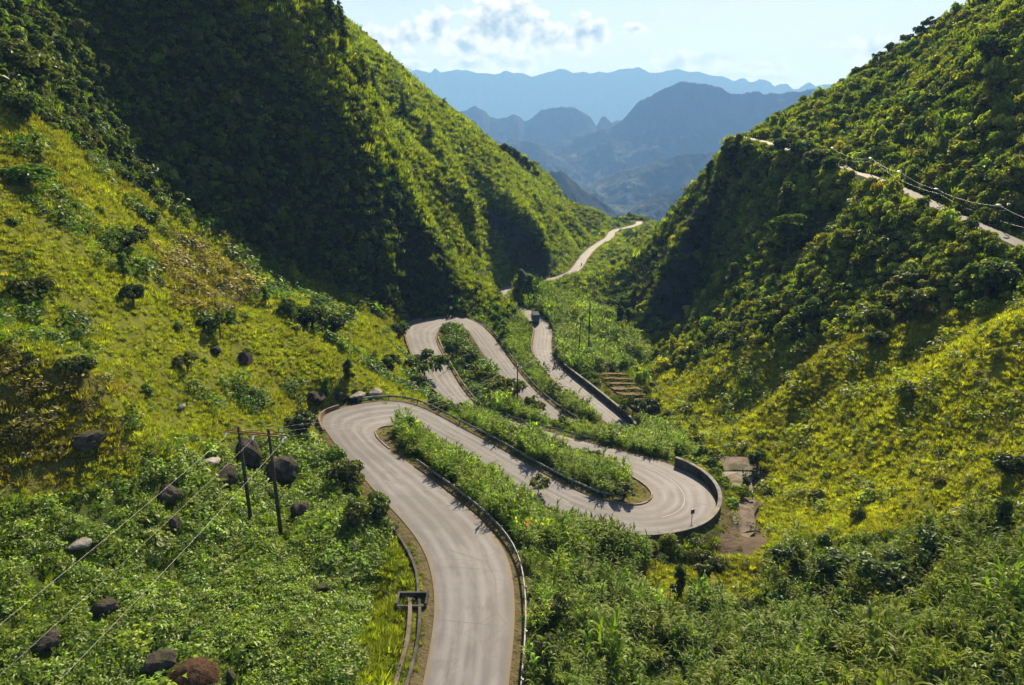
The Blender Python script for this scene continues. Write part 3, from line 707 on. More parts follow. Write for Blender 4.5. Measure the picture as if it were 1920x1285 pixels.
def wall(path, hs, thick, label, name='retaining_wall', cat='wall', mat='dark_concrete', depth=2.0, group=None, cap=True):
    base = Vector(path[len(path)//2]); n = len(path)
    hh = [np.interp(i/(n-1), np.linspace(0, 1, len(hs)), hs) for i in range(n)]
    rel = [p-base for p in path]
    prof = [[(-thick/2, -depth), (-thick/2*0.9, h), (thick/2*0.9, h), (thick/2, -depth)] for h in hh]
    root = empty(name, base, label, cat, group)
    MB().sweep(rel, prof, closed=True).build('wall_face', M[mat], root)
    if cap:
        MB().sweep(rel, [[(-thick/2-.05, h+.002), (-thick/2-.05, h+.11), (thick/2+.05, h+.11), (thick/2+.05, h+.002)] for h in hh], closed=True).build('coping', M['concrete'], root)
    return root
wall(edge_path('R', 39, 29, 0.45, 0, 1), [1.3, 1.3, 1.2, 1.0, 0.65, 0.35, .12, .05], 0.4, 'tall dark concrete parapet wall curving round the outside of the middle hairpin', depth=3.5)
wall(edge_path('R', 78, 73, 0.5, 0, 1), [1.2, 1.35, 1.3], 0.4, 'straight dark retaining wall beside the road below the terraced brown plot', depth=3.0)
wall(edge_path('L', 47, 56, 0.35, 0, 1), [0.35, 0.4, 0.4, 0.5], 0.3, 'low reddish wall along the outer edge of the road under the dark cliff', 'low_wall', 'wall', 'red_concrete', 1.0, cap=False)
wall(edge_path('L', 13, 16, 0.45, 0, 1), [0.35, 0.6, 0.6, .5], 0.3, 'low reddish wall at the outer corner of the nearest hairpin', 'low_wall', 'wall', 'red_concrete', 1.0, cap=False)
wall(edge_path('L', 79, 83, 0.4, 0, 1), [0.3, 0.5, 0.5, .3], 0.35, 'low stone kerb wall curving along the road just before the truck', 'low_wall', 'wall', 'red_concrete', 1.0, cap=False)
wall(edge_path('R', 51, 58, 0.2, 0, 1), [0.18, 0.2, 0.2, .15], 0.22, 'kerb round the bushy island inside the farthest hairpin', 'kerb', 'kerb', 'red_concrete', 0.6, cap=False)
wall(edge_path('R', 12, 19, 0.15, 0, 1), [0.12, 0.16, 0.16, .12], 0.22, 'kerb round the grassy tip inside the nearest hairpin', 'kerb', 'kerb', 'concrete', 0.6, cap=False)
wall(edge_path('L', 29, 39, 0.15, 0, 1), [0.12, 0.16, 0.16, .12], 0.22, 'kerb round the grassy tip inside the middle hairpin', 'kerb', 'kerb', 'concrete', 0.6, cap=False)

# worn white line on the bends
def marking(s0, s1, frac, label, w=0.10):
    a, b = ridx(s0), ridx(s1); Lp = []; Rp = []
    for k in range(min(a, b), max(a, b)+1):
        d = RR[k]-RL[k]; wd = np.linalg.norm(d); zb = 0.05*(1-(2*frac-1)**2)+0.006
        p = RL[k]+d*frac; e = d/wd*w/2; Lp.append(p-e+[0, 0, zb]); Rp.append(p+e+[0, 0, zb])
    n = len(Lp); i = np.arange(n-1)
    me = np_mesh('road_marking', np.array(Lp+Rp), np.stack([i+n, i+n+1, i+1, i], 1), M['worn_line'])
    if me.polygons[0].normal.z < 0: me.flip_normals()
    tag(link(bpy.data.objects.new('road_marking', me)), label, kind='structure')
M['worn_line'] = simple('worn_white_line', (.20,.19,.19), (.34,.325,.32), 0.5, .8, .2)
marking(42, 32, 0.52, 'worn white centre line round the middle hairpin')
marking(28, 23, 0.55, 'worn white centre line between the two nearest hairpins')
marking(20, 26, 0.48, 'worn centre line above the nearest hairpin', .07)

# concrete drain beside the lowest stretch of road
DR = [(745,989),(757,1008),(772,1032),(782,1054),(788,1072),(791,1092),(792,1108),(795,1134),(795,1160),(793,1191),(790,1212),(785,1234),(779,1259),(772,1285),(762,1330)]
zr = np.interp([d[1] for d in DR], [940,972,1012,1048,1091,1141,1191,1285,1400], [38.8,38.4,38,37.6,37.2,36.8,36.4,36,35.6])
dp = [Vector(on_level(u, v, h-0.05)) for (u, v), h in zip(DR, zr)]
base = dp[8].copy(); rel = [p-base for p in dp]
drain = empty('drainage_channel', base, 'narrow concrete drain channel with a box sump beside the lowest stretch of road', 'drain')
MB().sweep(rel, [(.22, -.9), (.22, .10), (.45, .10), (.45, -.9)], closed=True).build('channel_wall', M['dark_concrete'], drain)
MB().sweep(rel[6:], [(.95, -.9), (.95, .16), (1.25, .16), (1.25, -.9)], closed=True).build('channel_wall', M['brown_concrete'], drain)
MB().sweep(rel, [(.44, -.9), (.44, -.45), (.96, -.45), (.96, -.9)], closed=True).build('channel_bed', M['dark_concrete'], drain)
hp = rel[7]-Vector((1.0, -0.45, 0))
b = MB()
for c, s in (((0,.72,-.3),(2.5,.16,1.2)),((-1.17,0,-.3),(.16,1.28,1.2)),((1.17,0,-.3),(.16,1.28,1.2)),((0,-.72,-.35),(2.5,.16,1.0)),((0,0,-.8),(2.18,1.28,.1))): b.box(hp+Vector(c), s)
b.build('sump', M['dark_concrete'], drain)

# dry concrete spillway below the middle hairpin
spill = empty('spillway', hit(1385, 940), 'dry brown concrete spillway stepping down outside the middle hairpin', 'spillway')
def slab(corners, lift, th, mat, name='slab'):
    P = [hit(u, v)-spill.location for u, v in corners]
    z = sum(p.z for p in P)/len(P); P = [Vector((p.x, p.y, p.z*0.65+z*0.35+lift)) for p in P]
    P = [P[i].lerp(P[(i+1) % 4], t)+Vector((rng.normal(0, .16), rng.normal(0, .16), rng.normal(0, .03))) for i in range(4) for t in (0, .2, .4, .6, .8)]; n = len(P)
    b = MB(); b.add([p for p in P]+[p-Vector((0, 0, th)) for p in P], [tuple(range(n)), tuple(range(n, 2*n))[::-1]]+[(i, i+n, (i+1) % n+n, (i+1) % n) for i in range(n)])
    return b.build(name, M[mat], spill)
slab([(1344,864),(1412,860),(1422,885),(1348,889)], .55, 1.2, 'brown_concrete')
slab([(1348,891),(1420,888),(1422,896),(1352,900)], .42, 1.2, 'pale_rock', 'step')
slab([(1362,901),(1408,898),(1412,926),(1366,930)], .30, 1.0, 'brown_concrete')
slab([(1372,932),(1412,929),(1416,953),(1376,957)], .22, 1.0, 'brown_concrete')
slab([(1370,960),(1418,956),(1412,1000),(1364,1004)], .18, 1.0, 'brown_concrete')
slab([(1352,1007),(1408,1004),(1398,1040),(1338,1044)], .12, 1.0, 'brown_concrete')

# stepped bare plot by the retaining wall
plot = empty('terraced_plot', hit(1155, 735), 'small bare brown plot cut into earth steps beside the retaining wall', 'field')
STEP_WEEDS = []
tv = [699,708,717,726,736,747,759,772]
for k in range(len(tv)-1):
    xl0 = np.interp(tv[k], [695,772], [1108,1190]); xr0 = np.interp(tv[k], [695,720,772], [1166,1190,1232])
    xl1 = np.interp(tv[k+1], [695,772], [1108,1190]); xr1 = np.interp(tv[k+1], [695,720,772], [1166,1190,1232])
    P = [hit(u, v) for u, v in ((xl0, tv[k]), (xr0, tv[k]), (xr1, tv[k+1]), (xl1, tv[k+1]))]
    for q_ in (0, 1): P[q_].z = gz(P[q_].x, P[q_].y)+.12
    for q_ in (2, 3): P[q_].z = gz(P[q_].x, P[q_].y)+.85
    top = []
    N_ = 9
    for s in range(N_): top.append(P[0].lerp(P[1], s/(N_-1))+Vector((0, rng.normal(0, .15), 0)))
    for s in range(N_): top.append(P[2].lerp(P[3], s/(N_-1))+Vector((0, rng.normal(0, .22), 0)))
    top = [Vector((p.x, p.y, p.z+rng.normal(0, .06)))-plot.location for p in top]; n = len(top)
    b = MB(); b.add(top+[p-Vector((0, 0, 1.6)) for p in top], [tuple(range(n)), tuple(range(n, 2*n))[::-1]]+[(i, i+n, (i+1) % n+n, (i+1) % n) for i in range(n)])
    STEP_WEEDS += [p+plot.location for p in top[9:]]
    b.build('earth_step', M['soil'], plot)

# ------------------------------------------------------------------ poles and wires
def foot(u, v, dz=0.0):
    p = hit(u, v); return Vector((p.x, p.y, gz(p.x, p.y)+dz))
def rise(p, u, v):                            # height of the point seen at row v above the foot p
    r = ray(u, v); t = math.hypot(p.x, p.y)/math.hypot(r[0], r[1]); return float(r[2]*t-p.z)
a = Vector(at_y(472, 988, 55.6)); b_ = Vector(at_y(527, 1003, 54.6))
a.z = gz(a.x, a.y); b_.z = gz(b_.x, b_.y)
ha, hb = rise(a, 447, 800), rise(b_, 503, 805)
hf = empty('utility_pole_pair', (a+b_)/2, 'dark twin pole with a rusty red cross-arm standing in the crop field', 'utility pole')
o0 = hf.location
for p, h in ((a, ha), (b_, hb)):
    MB().tube([p-o0-Vector((0, 0, 1)), p-o0+Vector((0, 0, h*.5)), p-o0+Vector((0, 0, h))], [.19, .165, .13], 10).build('pole', M['pole_wood'], hf, True)
d = (b_-a); d.z = 0; L_ = d.length; d.normalize()
ca = a-o0+Vector((0, 0, ha-0.55)); cb = b_-o0+Vector((0, 0, hb-0.55))
ax = (cb-ca).normalized()
for s in (-.17, .17):
    off = Vector((-d.y, d.x, 0))*s
    MB().tube([ca-ax*1.5+off, cb+ax*1.7+off], .055, 6).build('cross_arm', M['rust'], hf)
ins_me = MB().lathe([(.02,-.75),(.09,-.74),(.09,-.68),(.03,-.66),(.10,-.58),(.10,-.52),(.03,-.5),(.10,-.42),(.10,-.36),(.03,-.34),(.10,-.26),(.10,-.2),(.03,-.18),(.03,0)], 8).mesh('insulator', M['porcelain'])
tips = []
for t_ in (-1.35, L_*0.5, L_+1.5):
    p = ca+ax*t_
    for s in (-1, 1):
        o = link(bpy.data.objects.new('insulator', ins_me), hf); o.location = p+Vector((0, s*.2, -.04)); o.rotation_euler = (R(62)*(-s), 0, 0)
    tips.append((o0+p+Vector((0, .65, -.35)), o0+p+Vector((0, -.65, -.35))))
def wire(p, q, sag, label, rad=.012, n=24, group=None, name='power_line'):
    p = Vector(p); q = Vector(q); base = p.copy()
    pts_ = [p.lerp(q, k/n)-base-Vector((0, 0, sag*4*(k/n)*(1-k/n))) for k in range(n+1)]
    o = MB().tube(pts_, rad, 5).build(name, M['wire'], None, True); o.location = base
    return tag(o, label, 'wire', group)
def single_pole(u, v, vtop, label, mat='pole_wood', arm=1.0, rad=.15, grp=None, head=False, y=None, utop=None):
    if y is None: p = foot(u, v)
    else:
        q = at_y(u, v, y); p = Vector((q[0], q[1], gz(q[0], q[1])))
    h = rise(p, utop if utop else u, vtop); r = empty('utility_pole', p, label, 'utility pole', grp)
    MB().tube([(0,0,-1),(0,0,h*.5),(0,0,h)], [rad, rad*.87, rad*.7], 8).build('pole', M[mat], r, True)
    top = Vector((0, 0, h))
    if arm:
        for dz in (.35,):
            MB().box((0, .12, h-dz), (arm*2, .12, .14)).build('cross_arm', M['pole_concrete'], r)
        for s in (-.9, 0, .9):
            o = link(bpy.data.objects.new('insulator', pin_me), r); o.location = (s*arm, .12, h-.28+(.36 if s == 0 else 0))
    return r, p+top
pin_me = MB().lathe([(.03,0),(.03,.12),(.10,.13),(.11,.2),(.06,.22),(.08,.3),(.03,.34)], 8).mesh('insulator', M['porcelain'])
mp, mtop = single_pole(970, 778, 688, 'dark single pole with a pale cross-arm in the bushy strip between road legs', arm=.85, rad=.16, y=124)
ip, itop = single_pole(857, 688, 622, 'thin dark pole in the trees of the island inside the farthest hairpin', arm=0, rad=.11, y=150)
v1, t1 = single_pole(1085, 697, 604, 'left one of two tall dark poles standing behind the brown plot', arm=0, rad=.19, y=176)
v2, t2 = single_pole(1102, 692, 566, 'right and taller one of two dark poles standing behind the brown plot', arm=0, rad=.20, y=178)
for k, (u, v, vt) in enumerate(((1096,590,538),(1104,594,534),(1112,588,537))):
    single_pole(u, v, vt, ('leftmost', 'middle', 'rightmost')[k]+' of three thin pale poles below the far road', 'pole_concrete', 0, .11, 'thin pale poles below the far road', y=252+3*k)
ends = [Vector((-31.5,-6,-23.0)), Vector((-28.6,-6,-23.6)), Vector((-25.5,-6,-24.2))]
for k in range(3):
    wire(tips[k][1], ends[k], 0.9, ('leftmost', 'middle', 'rightmost')[k]+' wire running from the twin pole down towards the lower left', (.0075, .005, .0075)[k], 40, 'wires of the twin pole')
    wire(tips[k][0], mtop+Vector(((-.8, 0, .8)[k], 0, -.1)), 2.2, ('first', 'second', 'third')[k]+' wire from the twin pole across the road to the single pole', .006, 40, 'wires across the road')
for k in range(2):
    wire(mtop+Vector(((-.8, .8)[k], 0, -.1)), (t1, t2)[k]-Vector((0, 0, .3)), 2.0, ('wire from the single pole to the left tall pole', 'wire from the single pole to the right tall pole')[k], .008, 30)
# the power line along the upper road
heads = [(1438,263,246),(1490,268,226),(1565,278,196),(1638,297,166),(1692,322,150),(1762,355,136),(1880,385,116),(2010,430,99)]
heads3 = []
names = ['at the corner of the mountain, first from the valley end','second from the valley end of the upper road','third from the valley end, over the shaded gully','fourth from the valley end, above the gap in the trees','fifth from the valley end of the upper road','sixth from the valley end, above the bare verge','nearest the camera at the right edge','']
lamp_me = MB().lathe([(.02,0),(.26,.02),(.34,.10),(.30,.20),(.12,.28),(.02,.30)], 10).mesh('lamp_head', M['porcelain'])
for k, (u, v, y) in enumerate(heads):
    h3 = Vector(at_y(u, v, y)); heads3.append(h3)
    if k in (0, 7): continue
    g = gz(h3.x, h3.y)
    h = max(3.0, h3.z-g); r = empty('power_pole', (h3.x, h3.y, h3.z-h), 'slim white-headed pole '+names[k], 'power pole', 'poles along the upper road')
    MB().tube([(0,0,-1),(0,0,h)], [.13, .09], 8).build('pole', M['pole_wood'], r, True)
    MB().tube([(-.1,0,h-.2),(-.35,0,h+.02),(-.75,0,h+.08)], .04, 6).build('lamp_arm', M['pole_concrete'], r, True)
    o = link(bpy.data.objects.new('lamp_head', lamp_me), r); o.location = (-.7, 0, h-.03); o.scale = (1.25, 1.25, .8)
    MB().box((.15, 0, h-.9), (1.0, .09, .09)).build('bracket', M['pole_concrete'], r)
def line_wire(off, sags, label, segs):
    path = []
    for i in segs:
        p = heads3[i]+off; q = heads3[i+1]+off
        for s in range(16): t = s/16; path.append(p.lerp(q, t)-Vector((0, 0, sags*4*t*(1-t)*((q-p).length/30))))
    path.append(heads3[segs[-1]+1]+off); b0 = path[0].copy()
    o = MB().tube([p-b0 for p in path], .013, 5).build('power_line', M['wire'], None, True); o.location = b0
    tag(o, label, 'wire')
line_wire(Vector((-.3, 0, -.15)), .9, 'upper bundled wire sagging from pole to pole along the upper road', range(0, 7))
hs = heads3; 
def long_wire(i, j, off, sag, label):
    p, q_ = hs[i]+off, hs[j]+off; o = wire(p, q_, sag, label, .013, 30); return o
long_wire(1, 3, Vector((.3, 0, -.9)), 1.2, 'lower wire skipping a pole over the shaded gully of the upper road')
long_wire(3, 5, Vector((.3, 0, -.9)), 1.0, 'lower wire below the upper one in the middle of the upper road')
long_wire(5, 7, Vector((.3, 0, -1.0)), 1.2, 'lower wire running out of the picture at the right edge')

# small things by the road
fp = at_y(1412, 268, 234); fl = empty('picket_fence', (fp[0], fp[1], gz(fp[0], fp[1])), 'small dark picket fence on the corner of the upper road against the blue hill', 'fence')
for k in range(9):
    o = MB().tube([(0,0,-.5),(0,0,2.2+rng.uniform(-.6,.8))], .07, 6).build('picket', M['pole_wood'], fl); x = -2.6+k*.62
    p = Vector((fl.location.x+x, fl.location.y+rng.uniform(-.4,.4), 0)); o.location = (x, p.y-fl.location.y, gz(p.x, p.y)-fl.location.z)
for z in (.8, 1.5): MB().box((-.1, 0, z), (5.4, .06, .09)).build('fence_rail', M['pole_wood'], fl)
p = foot(846, 591); mr = empty('traffic_mirror', p, 'round convex traffic mirror on a post at the farthest hairpin', 'traffic mirror')
MB().tube([(0,0,-.3),(0,0,1.9)], .06, 8).build('post', M['orange'], mr, True)
rx = Matrix.Rotation(R(90), 3, 'X')
MB().lathe([(.05,-.12),(.45,-.08),(.52,0),(.52,.03)], 20, (0,0,2.2), rx).build('mirror_rim', M['orange'], mr, True)
MB().lathe([(.48,.032),(.36,.06),(.2,.085),(.03,.095)], 20, (0,0,2.2), rx).build('mirror_face', M['porcelain'], mr, True)
p = Vector(RR[ridx(33)]); p = p+(Vector(RL[ridx(33)])-p).normalized()*.9
sg = empty('road_sign', p, 'small dark road sign on a post beside the parapet of the middle hairpin', 'road sign', rz=R(20))
MB().tube([(0,0,-.3),(0,0,2.0)], .045, 8).build('post', M['steel'], sg, True)
MB().box((0,-.06,1.72), (.52,.03,.62)).build('sign_plate', M['black_metal'], sg, bevel=.008)
MB().box((0,-.03,1.72), (.6,.04,.06)).build('bracket', M['rust'], sg)
# red-orange flowers by the rail
for u, v, h, lab in ((989,1026,2.6,'tall orange-red flower spike behind the guard rail of the lowest bend'),(967,982,2.4,'small orange-red flower spike at the edge of the tall cane above the lowest bend')):
    p = foot(u, v); p.z = gz(p.x, p.y); r = empty('flower', p, lab, 'flower')
    MB().tube([(0,0,0),(.05,0,h*.5),(0,.05,h)], [.03,.025,.02], 6).build('stem', M['leaf_o'], r)
    b = MB()
    for k in range(14):
        a_ = rng.uniform(0, 6.28); z_ = h+rng.uniform(-.35,.35); e = Vector((math.cos(a_), math.sin(a_), rng.uniform(-.3,.9)))*.22; c0 = Vector((0,.05,z_)); s_ = Vector((-math.sin(a_), math.cos(a_), 0))*.07
        b.add([c0-s_*.3, c0+e*.5-s_, c0+e, c0+e*.5+s_], [(0,1,2,3)])
    b.build('blossom', M['red_petal'], r)

# ------------------------------------------------------------------ rocks
def rock_mesh(seed, sub=3, mat='rock'):
    bm = bmesh.new(); bmesh.ops.create_icosphere(bm, subdivisions=sub, radius=1.0)
    r = random.Random(seed); planes = []
    for _ in range(17):
        n = Vector((r.gauss(0,1), r.gauss(0,1), r.gauss(0,1))).normalized(); planes.append((n, r.uniform(.52,.9)))
    for v in bm.verts:
        d = v.co.normalized(); k = 1.0
        for n, h in planes:
            c = d.dot(n)
            if c > 0.05: k = min(k, h/c)
        v.co = d*(k*(1+.10*float(fbm(np.array(d.x*2.3+seed+d.z*1.7), np.array(d.y*2.3-d.z*1.3), 1.0, 3)))+r.uniform(-.025,.025))
    me = bpy.data.meshes.new('boulder'); bm.to_mesh(me); bm.free(); me.materials.append(M[mat]); return me
rock_me = [rock_mesh(k) for k in range(5)]; pale_me = [rock_mesh(20+k, 3, 'pale_rock') for k in range(2)]
ROCKS = [(460,672,38,32,0,'pointed dark boulder alone on the green slope above the twin pole'),(465,845,62,60,0,'big brown-grey boulder right behind the cross-arm of the twin pole'),(530,880,74,56,0,'large dark boulder in deep shade between the twin pole and the road'),
 (398,872,40,16,1,'flat pale slab of rock on top of the boulder left of the twin pole'),(422,892,52,44,0,'dark cracked boulder left of the twin pole'),(318,930,46,32,0,'grass-topped dark boulder at the upper edge of the crop field'),(330,987,26,26,0,'small grey upright rock in the middle of the crop field'),
 (150,1028,36,18,1,'pale flat rock lying in the crop field near the left edge'),(203,1135,70,50,0,'dark boulder under the wires in the lower left field'),(95,1205,56,40,0,'brown boulder half hidden in weeds at the lower left edge'),(434,1268,26,46,0,'narrow brown rock beside the dry grass mound at the bottom edge'),
 (563,957,42,34,0,'dark weedy rock just right of the twin pole foot'),(170,832,60,28,0,'dark rock ledge in the brown weeds of the left slope'),(605,1105,44,20,0,'low reddish rock in the field left of the drain'),(592,742,44,34,0,'dark rock outcrop beside the outer corner of the nearest hairpin'),
 (668,744,34,12,1,'pale flat rock on the verge above the nearest hairpin'),(702,738,30,12,1,'second pale flat rock on the verge above the nearest hairpin, nearer the guard rail'),(300,1240,90,48,0,'wide dark brown boulder at the bottom left among the weeds'),(405,658,26,18,0,'small dark rock among bushes on the green slope'),
 (1505,970,0,0,0,''),(640,745,30,14,0,'low dark rock beside the end of the guard rail'),(340,770,18,10,1,'small pale rock on the grassy slope left of the twin pole')]
for k, (u, v, w, h, pale, lab) in enumerate(ROCKS):
    if not w: continue
    p = hit(u, v+h*0.35); d = p.length; s = d/FPX
    o = link(bpy.data.objects.new('boulder', (pale_me if pale else rock_me)[k % (2 if pale else 5)]))
    k_ = .66 if v > 1100 else 1.0
    sx = w*s*0.50*k_; sz = h*s*0.55*k_
    o.scale = (sx, sx*rng.uniform(.75,1.1), sz); o.rotation_euler = (rng.uniform(-.2,.2), rng.uniform(-.2,.2), rng.uniform(0,6.28)); o.location = (p.x, p.y, gz(p.x, p.y)+sz*.12+.45)
    tag(o, lab, 'rock', 'rocks on the left hand slope')
p = hit(365, 1285); s = p.length/FPX
bm = bmesh.new(); bmesh.ops.create_icosphere(bm, subdivisions=4, radius=1)
for v in bm.verts: v.co *= 1+0.10*float(fbm(np.array(v.co.x*3+v.co.z), np.array(v.co.y*3), 1.0, 3))
me_ = bpy.data.meshes.new('mound'); bm.to_mesh(me_); bm.free(); me_.materials.append(M['thatch'])
mo = empty('hay_mound', (p.x, p.y, gz(p.x, p.y)+.2), 'rounded reddish brown mound of dry grass at the bottom edge', 'mound')
o = link(bpy.data.objects.new('core', me_), mo); o.scale = (35*s, 33*s, 34*s)
b = MB()
for k in range(1000):
    th = rng.uniform(0, 6.28); ph = math.acos(rng.uniform(.0, 1)); n_ = Vector((math.sin(ph)*math.cos(th), math.sin(ph)*math.sin(th), math.cos(ph)))
    c0 = Vector((n_.x*35*s, n_.y*33*s, n_.z*34*s)); dn = Vector((n_.x, n_.y, -.55+rng.uniform(-.3,.5))).normalized()*rng.uniform(.15,.4); sd = n_.cross(dn).normalized()*.02
    b.add([c0-sd, c0+sd, c0+dn+n_*.05], [(0,1,2)])
tag(b.build('straw', M['thatch'], mo), kind='stuff')

# ------------------------------------------------------------------ truck, motorcycles, riders
def heading(st, flip=False):
    k = ridx(st); d = (RL[min(len(RL)-1, k+2)]+RR[min(len(RL)-1, k+2)]-RL[k-2]-RR[k-2])[:2]; a_ = math.atan2(d[1], d[0])-math.pi/2
    return a_+(math.pi if flip else 0)
def on_road(u, v):
    r = ray(u, v); t = np.linspace(60, 600, 9000); P = t[:, None]*r
    # height of the road nearest each sample
    Mx = (RL+RR)/2; best = None
    for i in range(0, len(t), 3):
        j = np.argmin(np.hypot(Mx[:, 0]-P[i, 0], Mx[:, 1]-P[i, 1]))
        if np.hypot(*(Mx[j, :2]-P[i, :2])) < 4.5 and P[i, 2] <= Mx[j, 2]: return Vector((P[i, 0], P[i, 1], Mx[j, 2]+.05)), j
    return Vector(P[-1]), 0
def dir_at(j, flip=False):
    d = (RL[min(len(RL)-1, j+2)]+RR[min(len(RL)-1, j+2)]-RL[max(0, j-2)]-RR[max(0, j-2)])[:2]; return math.atan2(d[1], d[0])-math.pi/2+(math.pi if flip else 0)
p, j = on_road(1004, 606)
tk = empty('truck', p, 'blue box truck driving away round the bend in the valley', 'truck', rz=dir_at(j)*.5)
MB().box((0,0,2.1), (2.15,4.6,2.35)).build('cargo_box', M['truck_blue'], tk, bevel=.04)
for s in (-1, 1):
    d_ = MB().box((s*.52,-2.33,2.1), (1.0,.05,2.2)).build('rear_door', M['truck_blue'], tk, bevel=.015)
    MB().tube([(s*.12,-2.38,1.05),(s*.12,-2.38,3.15)], .025, 6).build('lock_bar', M['steel'], d_)
    MB().box((s*.85,-2.34,.72), (.28,.05,.14)).build('tail_light', M['red_lens'], tk)
    for z_ in (1.4, 2.8): MB().box((s*1.02,-2.37,z_), (.06,.05,.16)).build('hinge', M['steel'], d_)
MB().box((0,0,3.30), (2.2,4.65,.05)).build('roof_panel', M['truck_white'], tk)
MB().box((0,.4,.75), (.9,7.0,.22)).build('chassis', M['black_metal'], tk)
MB().box((0,-2.35,.5), (2.0,.1,.14)).build('rear_bumper', M['steel'], tk)
cb_ = MB(); vs = [(-1,2.5,.6),(1,2.5,.6),(1,4.1,.6),(-1,4.1,.6),(-1,2.5,2.5),(1,2.5,2.5),(1,3.6,2.5),(-1,3.6,2.5),(1,4.1,1.5),(-1,4.1,1.5)]
cb_.add(vs, [(0,3,2,1),(4,5,6,7),(0,1,5,4),(2,3,9,8),(8,9,7,6),(1,2,8,6,5),(3,0,4,7,9)]); cab = cb_.build('cab', M['truck_white'], tk, bevel=.05)
MB().add([(-.88,4.02,1.62),(.88,4.02,1.62),(.88,3.66,2.4),(-.88,3.66,2.4)], [(0,1,2,3)]).build('windscreen', M['glass'], cab).location = (0, .06, .02)
for s in (-1, 1): MB().box((s*1.01,3.2,1.95), (.03,.8,.65)).build('side_window', M['glass'], cab)
ry = Matrix.Rotation(R(90), 3, 'Y')
tyre = MB().lathe([(.2,-.13),(.40,-.13),(.44,-.08),(.44,.08),(.40,.13),(.2,.13)], 18, rot=ry).mesh('wheel', M['rubber']); rim = MB().lathe([(.02,-.1),(.22,-.12),(.22,.12),(.02,.1)], 12, rot=ry).mesh('rim', M['steel'])
for x, y in ((-.9,-1.4),(.9,-1.4),(-.9,-.45),(.9,-.45),(-.88,3.2),(.88,3.2)):
    w_ = link(bpy.data.objects.new('wheel', tyre), tk); w_.location = (x, y, .44); link(bpy.data.objects.new('rim', rim), w_)

def make_bike():
    r = empty('motorcycle', (0,0,0), '', 'motorcycle')
    tw = MB()
    tyre_ = MB().lathe([(.22,-.05),(.29,-.05),(.315,0),(.29,.05),(.22,.05),(.22,-.05)], 18, rot=ry).mesh('wheel', M['rubber'])
    rim_ = MB().lathe([(.02,-.05),(.05,-.05),(.05,-.01),(.22,-.03),(.22,.03),(.05,.01),(.05,.05),(.02,.05)], 14, rot=ry).mesh('rim', M['steel'])
    for y in (-.62, .64):
        w_ = link(bpy.data.objects.new('wheel', tyre_), r); w_.location = (0, y, .31); link(bpy.data.objects.new('rim', rim_), w_)
    MB().tube([(0,-.62,.32),(0,-.3,.45),(0,.25,.42),(0,.42,.8),(0,.4,.9)], [.04,.10,.12,.06,.05], 8).build('frame', M['black_metal'], r, True)
    MB().box((0,.0,.42), (.26,.42,.3)).build('engine', M['steel'], r, bevel=.05)
    MB().tube([(0,.38,.82),(0,.2,.86),(0,0,.80)], [.08,.14,.10], 10).build('fuel_tank', M['truck_blue'], r, True)
    MB().tube([(0,.05,.78),(0,-.2,.77),(0,-.65,.84)], [.09,.13,.10], 8).build('seat', M['black_metal'], r, True)
    for s in (-1, 1): MB().tube([(s*.09,.64,.31),(s*.09,.48,.72),(s*.07,.42,.98)], .025, 6).build('fork', M['steel'], r, True)
    MB().tube([(-.36,.25,1.05),(-.2,.36,1.02),(0,.42,.98),(.2,.36,1.02),(.36,.25,1.05)], .02, 6).build('handlebar', M['steel'], r, True)
    MB().lathe([(.02,0),(.09,.02),(.09,.1),(.02,.14)], 12, (0,.46,.86), Matrix.Rotation(R(-90),3,'X')).build('headlight', M['mirror'], r, True)
    MB().tube([(0,-.55,.66),(0,-.85,.62)], [.09,.05], 6).build('rear_mudguard', M['black_metal'], r, True)
    MB().box((0,-.86,.72), (.16,.05,.08)).build('tail_light', M['red_lens'], r)
    MB().tube([(.14,.1,.3),(.16,-.3,.3),(.16,-.75,.42)], [.03,.045,.05], 8).build('exhaust', M['steel'], r, True)
    return r
def make_rider():
    """one continuous seated body grown with a skin modifier, astride, hands on the bar"""
    V = [(0,-.15,.92),(0,-.12,1.12),(0,-.04,1.34),(0,.0,1.48),(0,.03,1.58),(0,.05,1.70)]; E_ = [(0,1),(1,2),(2,3),(3,4),(4,5)]; Rd = [.16,.15,.17,.10,.065,.10]
    for s in (-1, 1):
        n = len(V); V += [(s*.17,-.01,1.44),(s*.30,.08,1.22),(s*.33,.28,1.09),(s*.33,.36,1.07)]; E_ += [(2,n),(n,n+1),(n+1,n+2),(n+2,n+3)]; Rd += [.075,.055,.042,.045]
        n = len(V); V += [(s*.14,-.1,.88),(s*.21,.28,.80),(s*.2,.14,.40),(s*.2,.27,.34)]; E_ += [(0,n),(n,n+1),(n+1,n+2),(n+2,n+3)]; Rd += [.11,.075,.055,.05]
    me = bpy.data.meshes.new('person'); me.from_pydata(V, E_, []); o = bpy.data.objects.new('person', me); C.objects.link(o)
    bm = bmesh.new(); bm.from_mesh(me); ly = bm.verts.layers.skin.verify()
    for v, rd in zip(bm.verts, Rd): v[ly].radius = (rd, rd)
    bm.verts.ensure_lookup_table(); bm.verts[0][ly].use_root = True
    bm.to_mesh(me); bm.free()
    o.modifiers.new('skin', 'SKIN'); sb = o.modifiers.new('sub', 'SUBSURF'); sb.levels = 2; sb.render_levels = 2
    dg = bpy.context.evaluated_depsgraph_get(); body = bpy.data.meshes.new_from_object(o.evaluated_get(dg)); C.objects.unlink(o); bpy.data.objects.remove(o)
    body.materials.clear(); body.materials.append(M['cloth_dark']); body.materials.append(M['skin'])
    for pl in body.polygons:
        pl.use_smooth = True; c = pl.center
        if (c.z > 1.53 and abs(c.x) < .15) or (abs(c.x) > .3 and c.y > .3 and c.z > .95): pl.material_index = 1
    return body
bike = make_bike(); rider_body = make_rider()
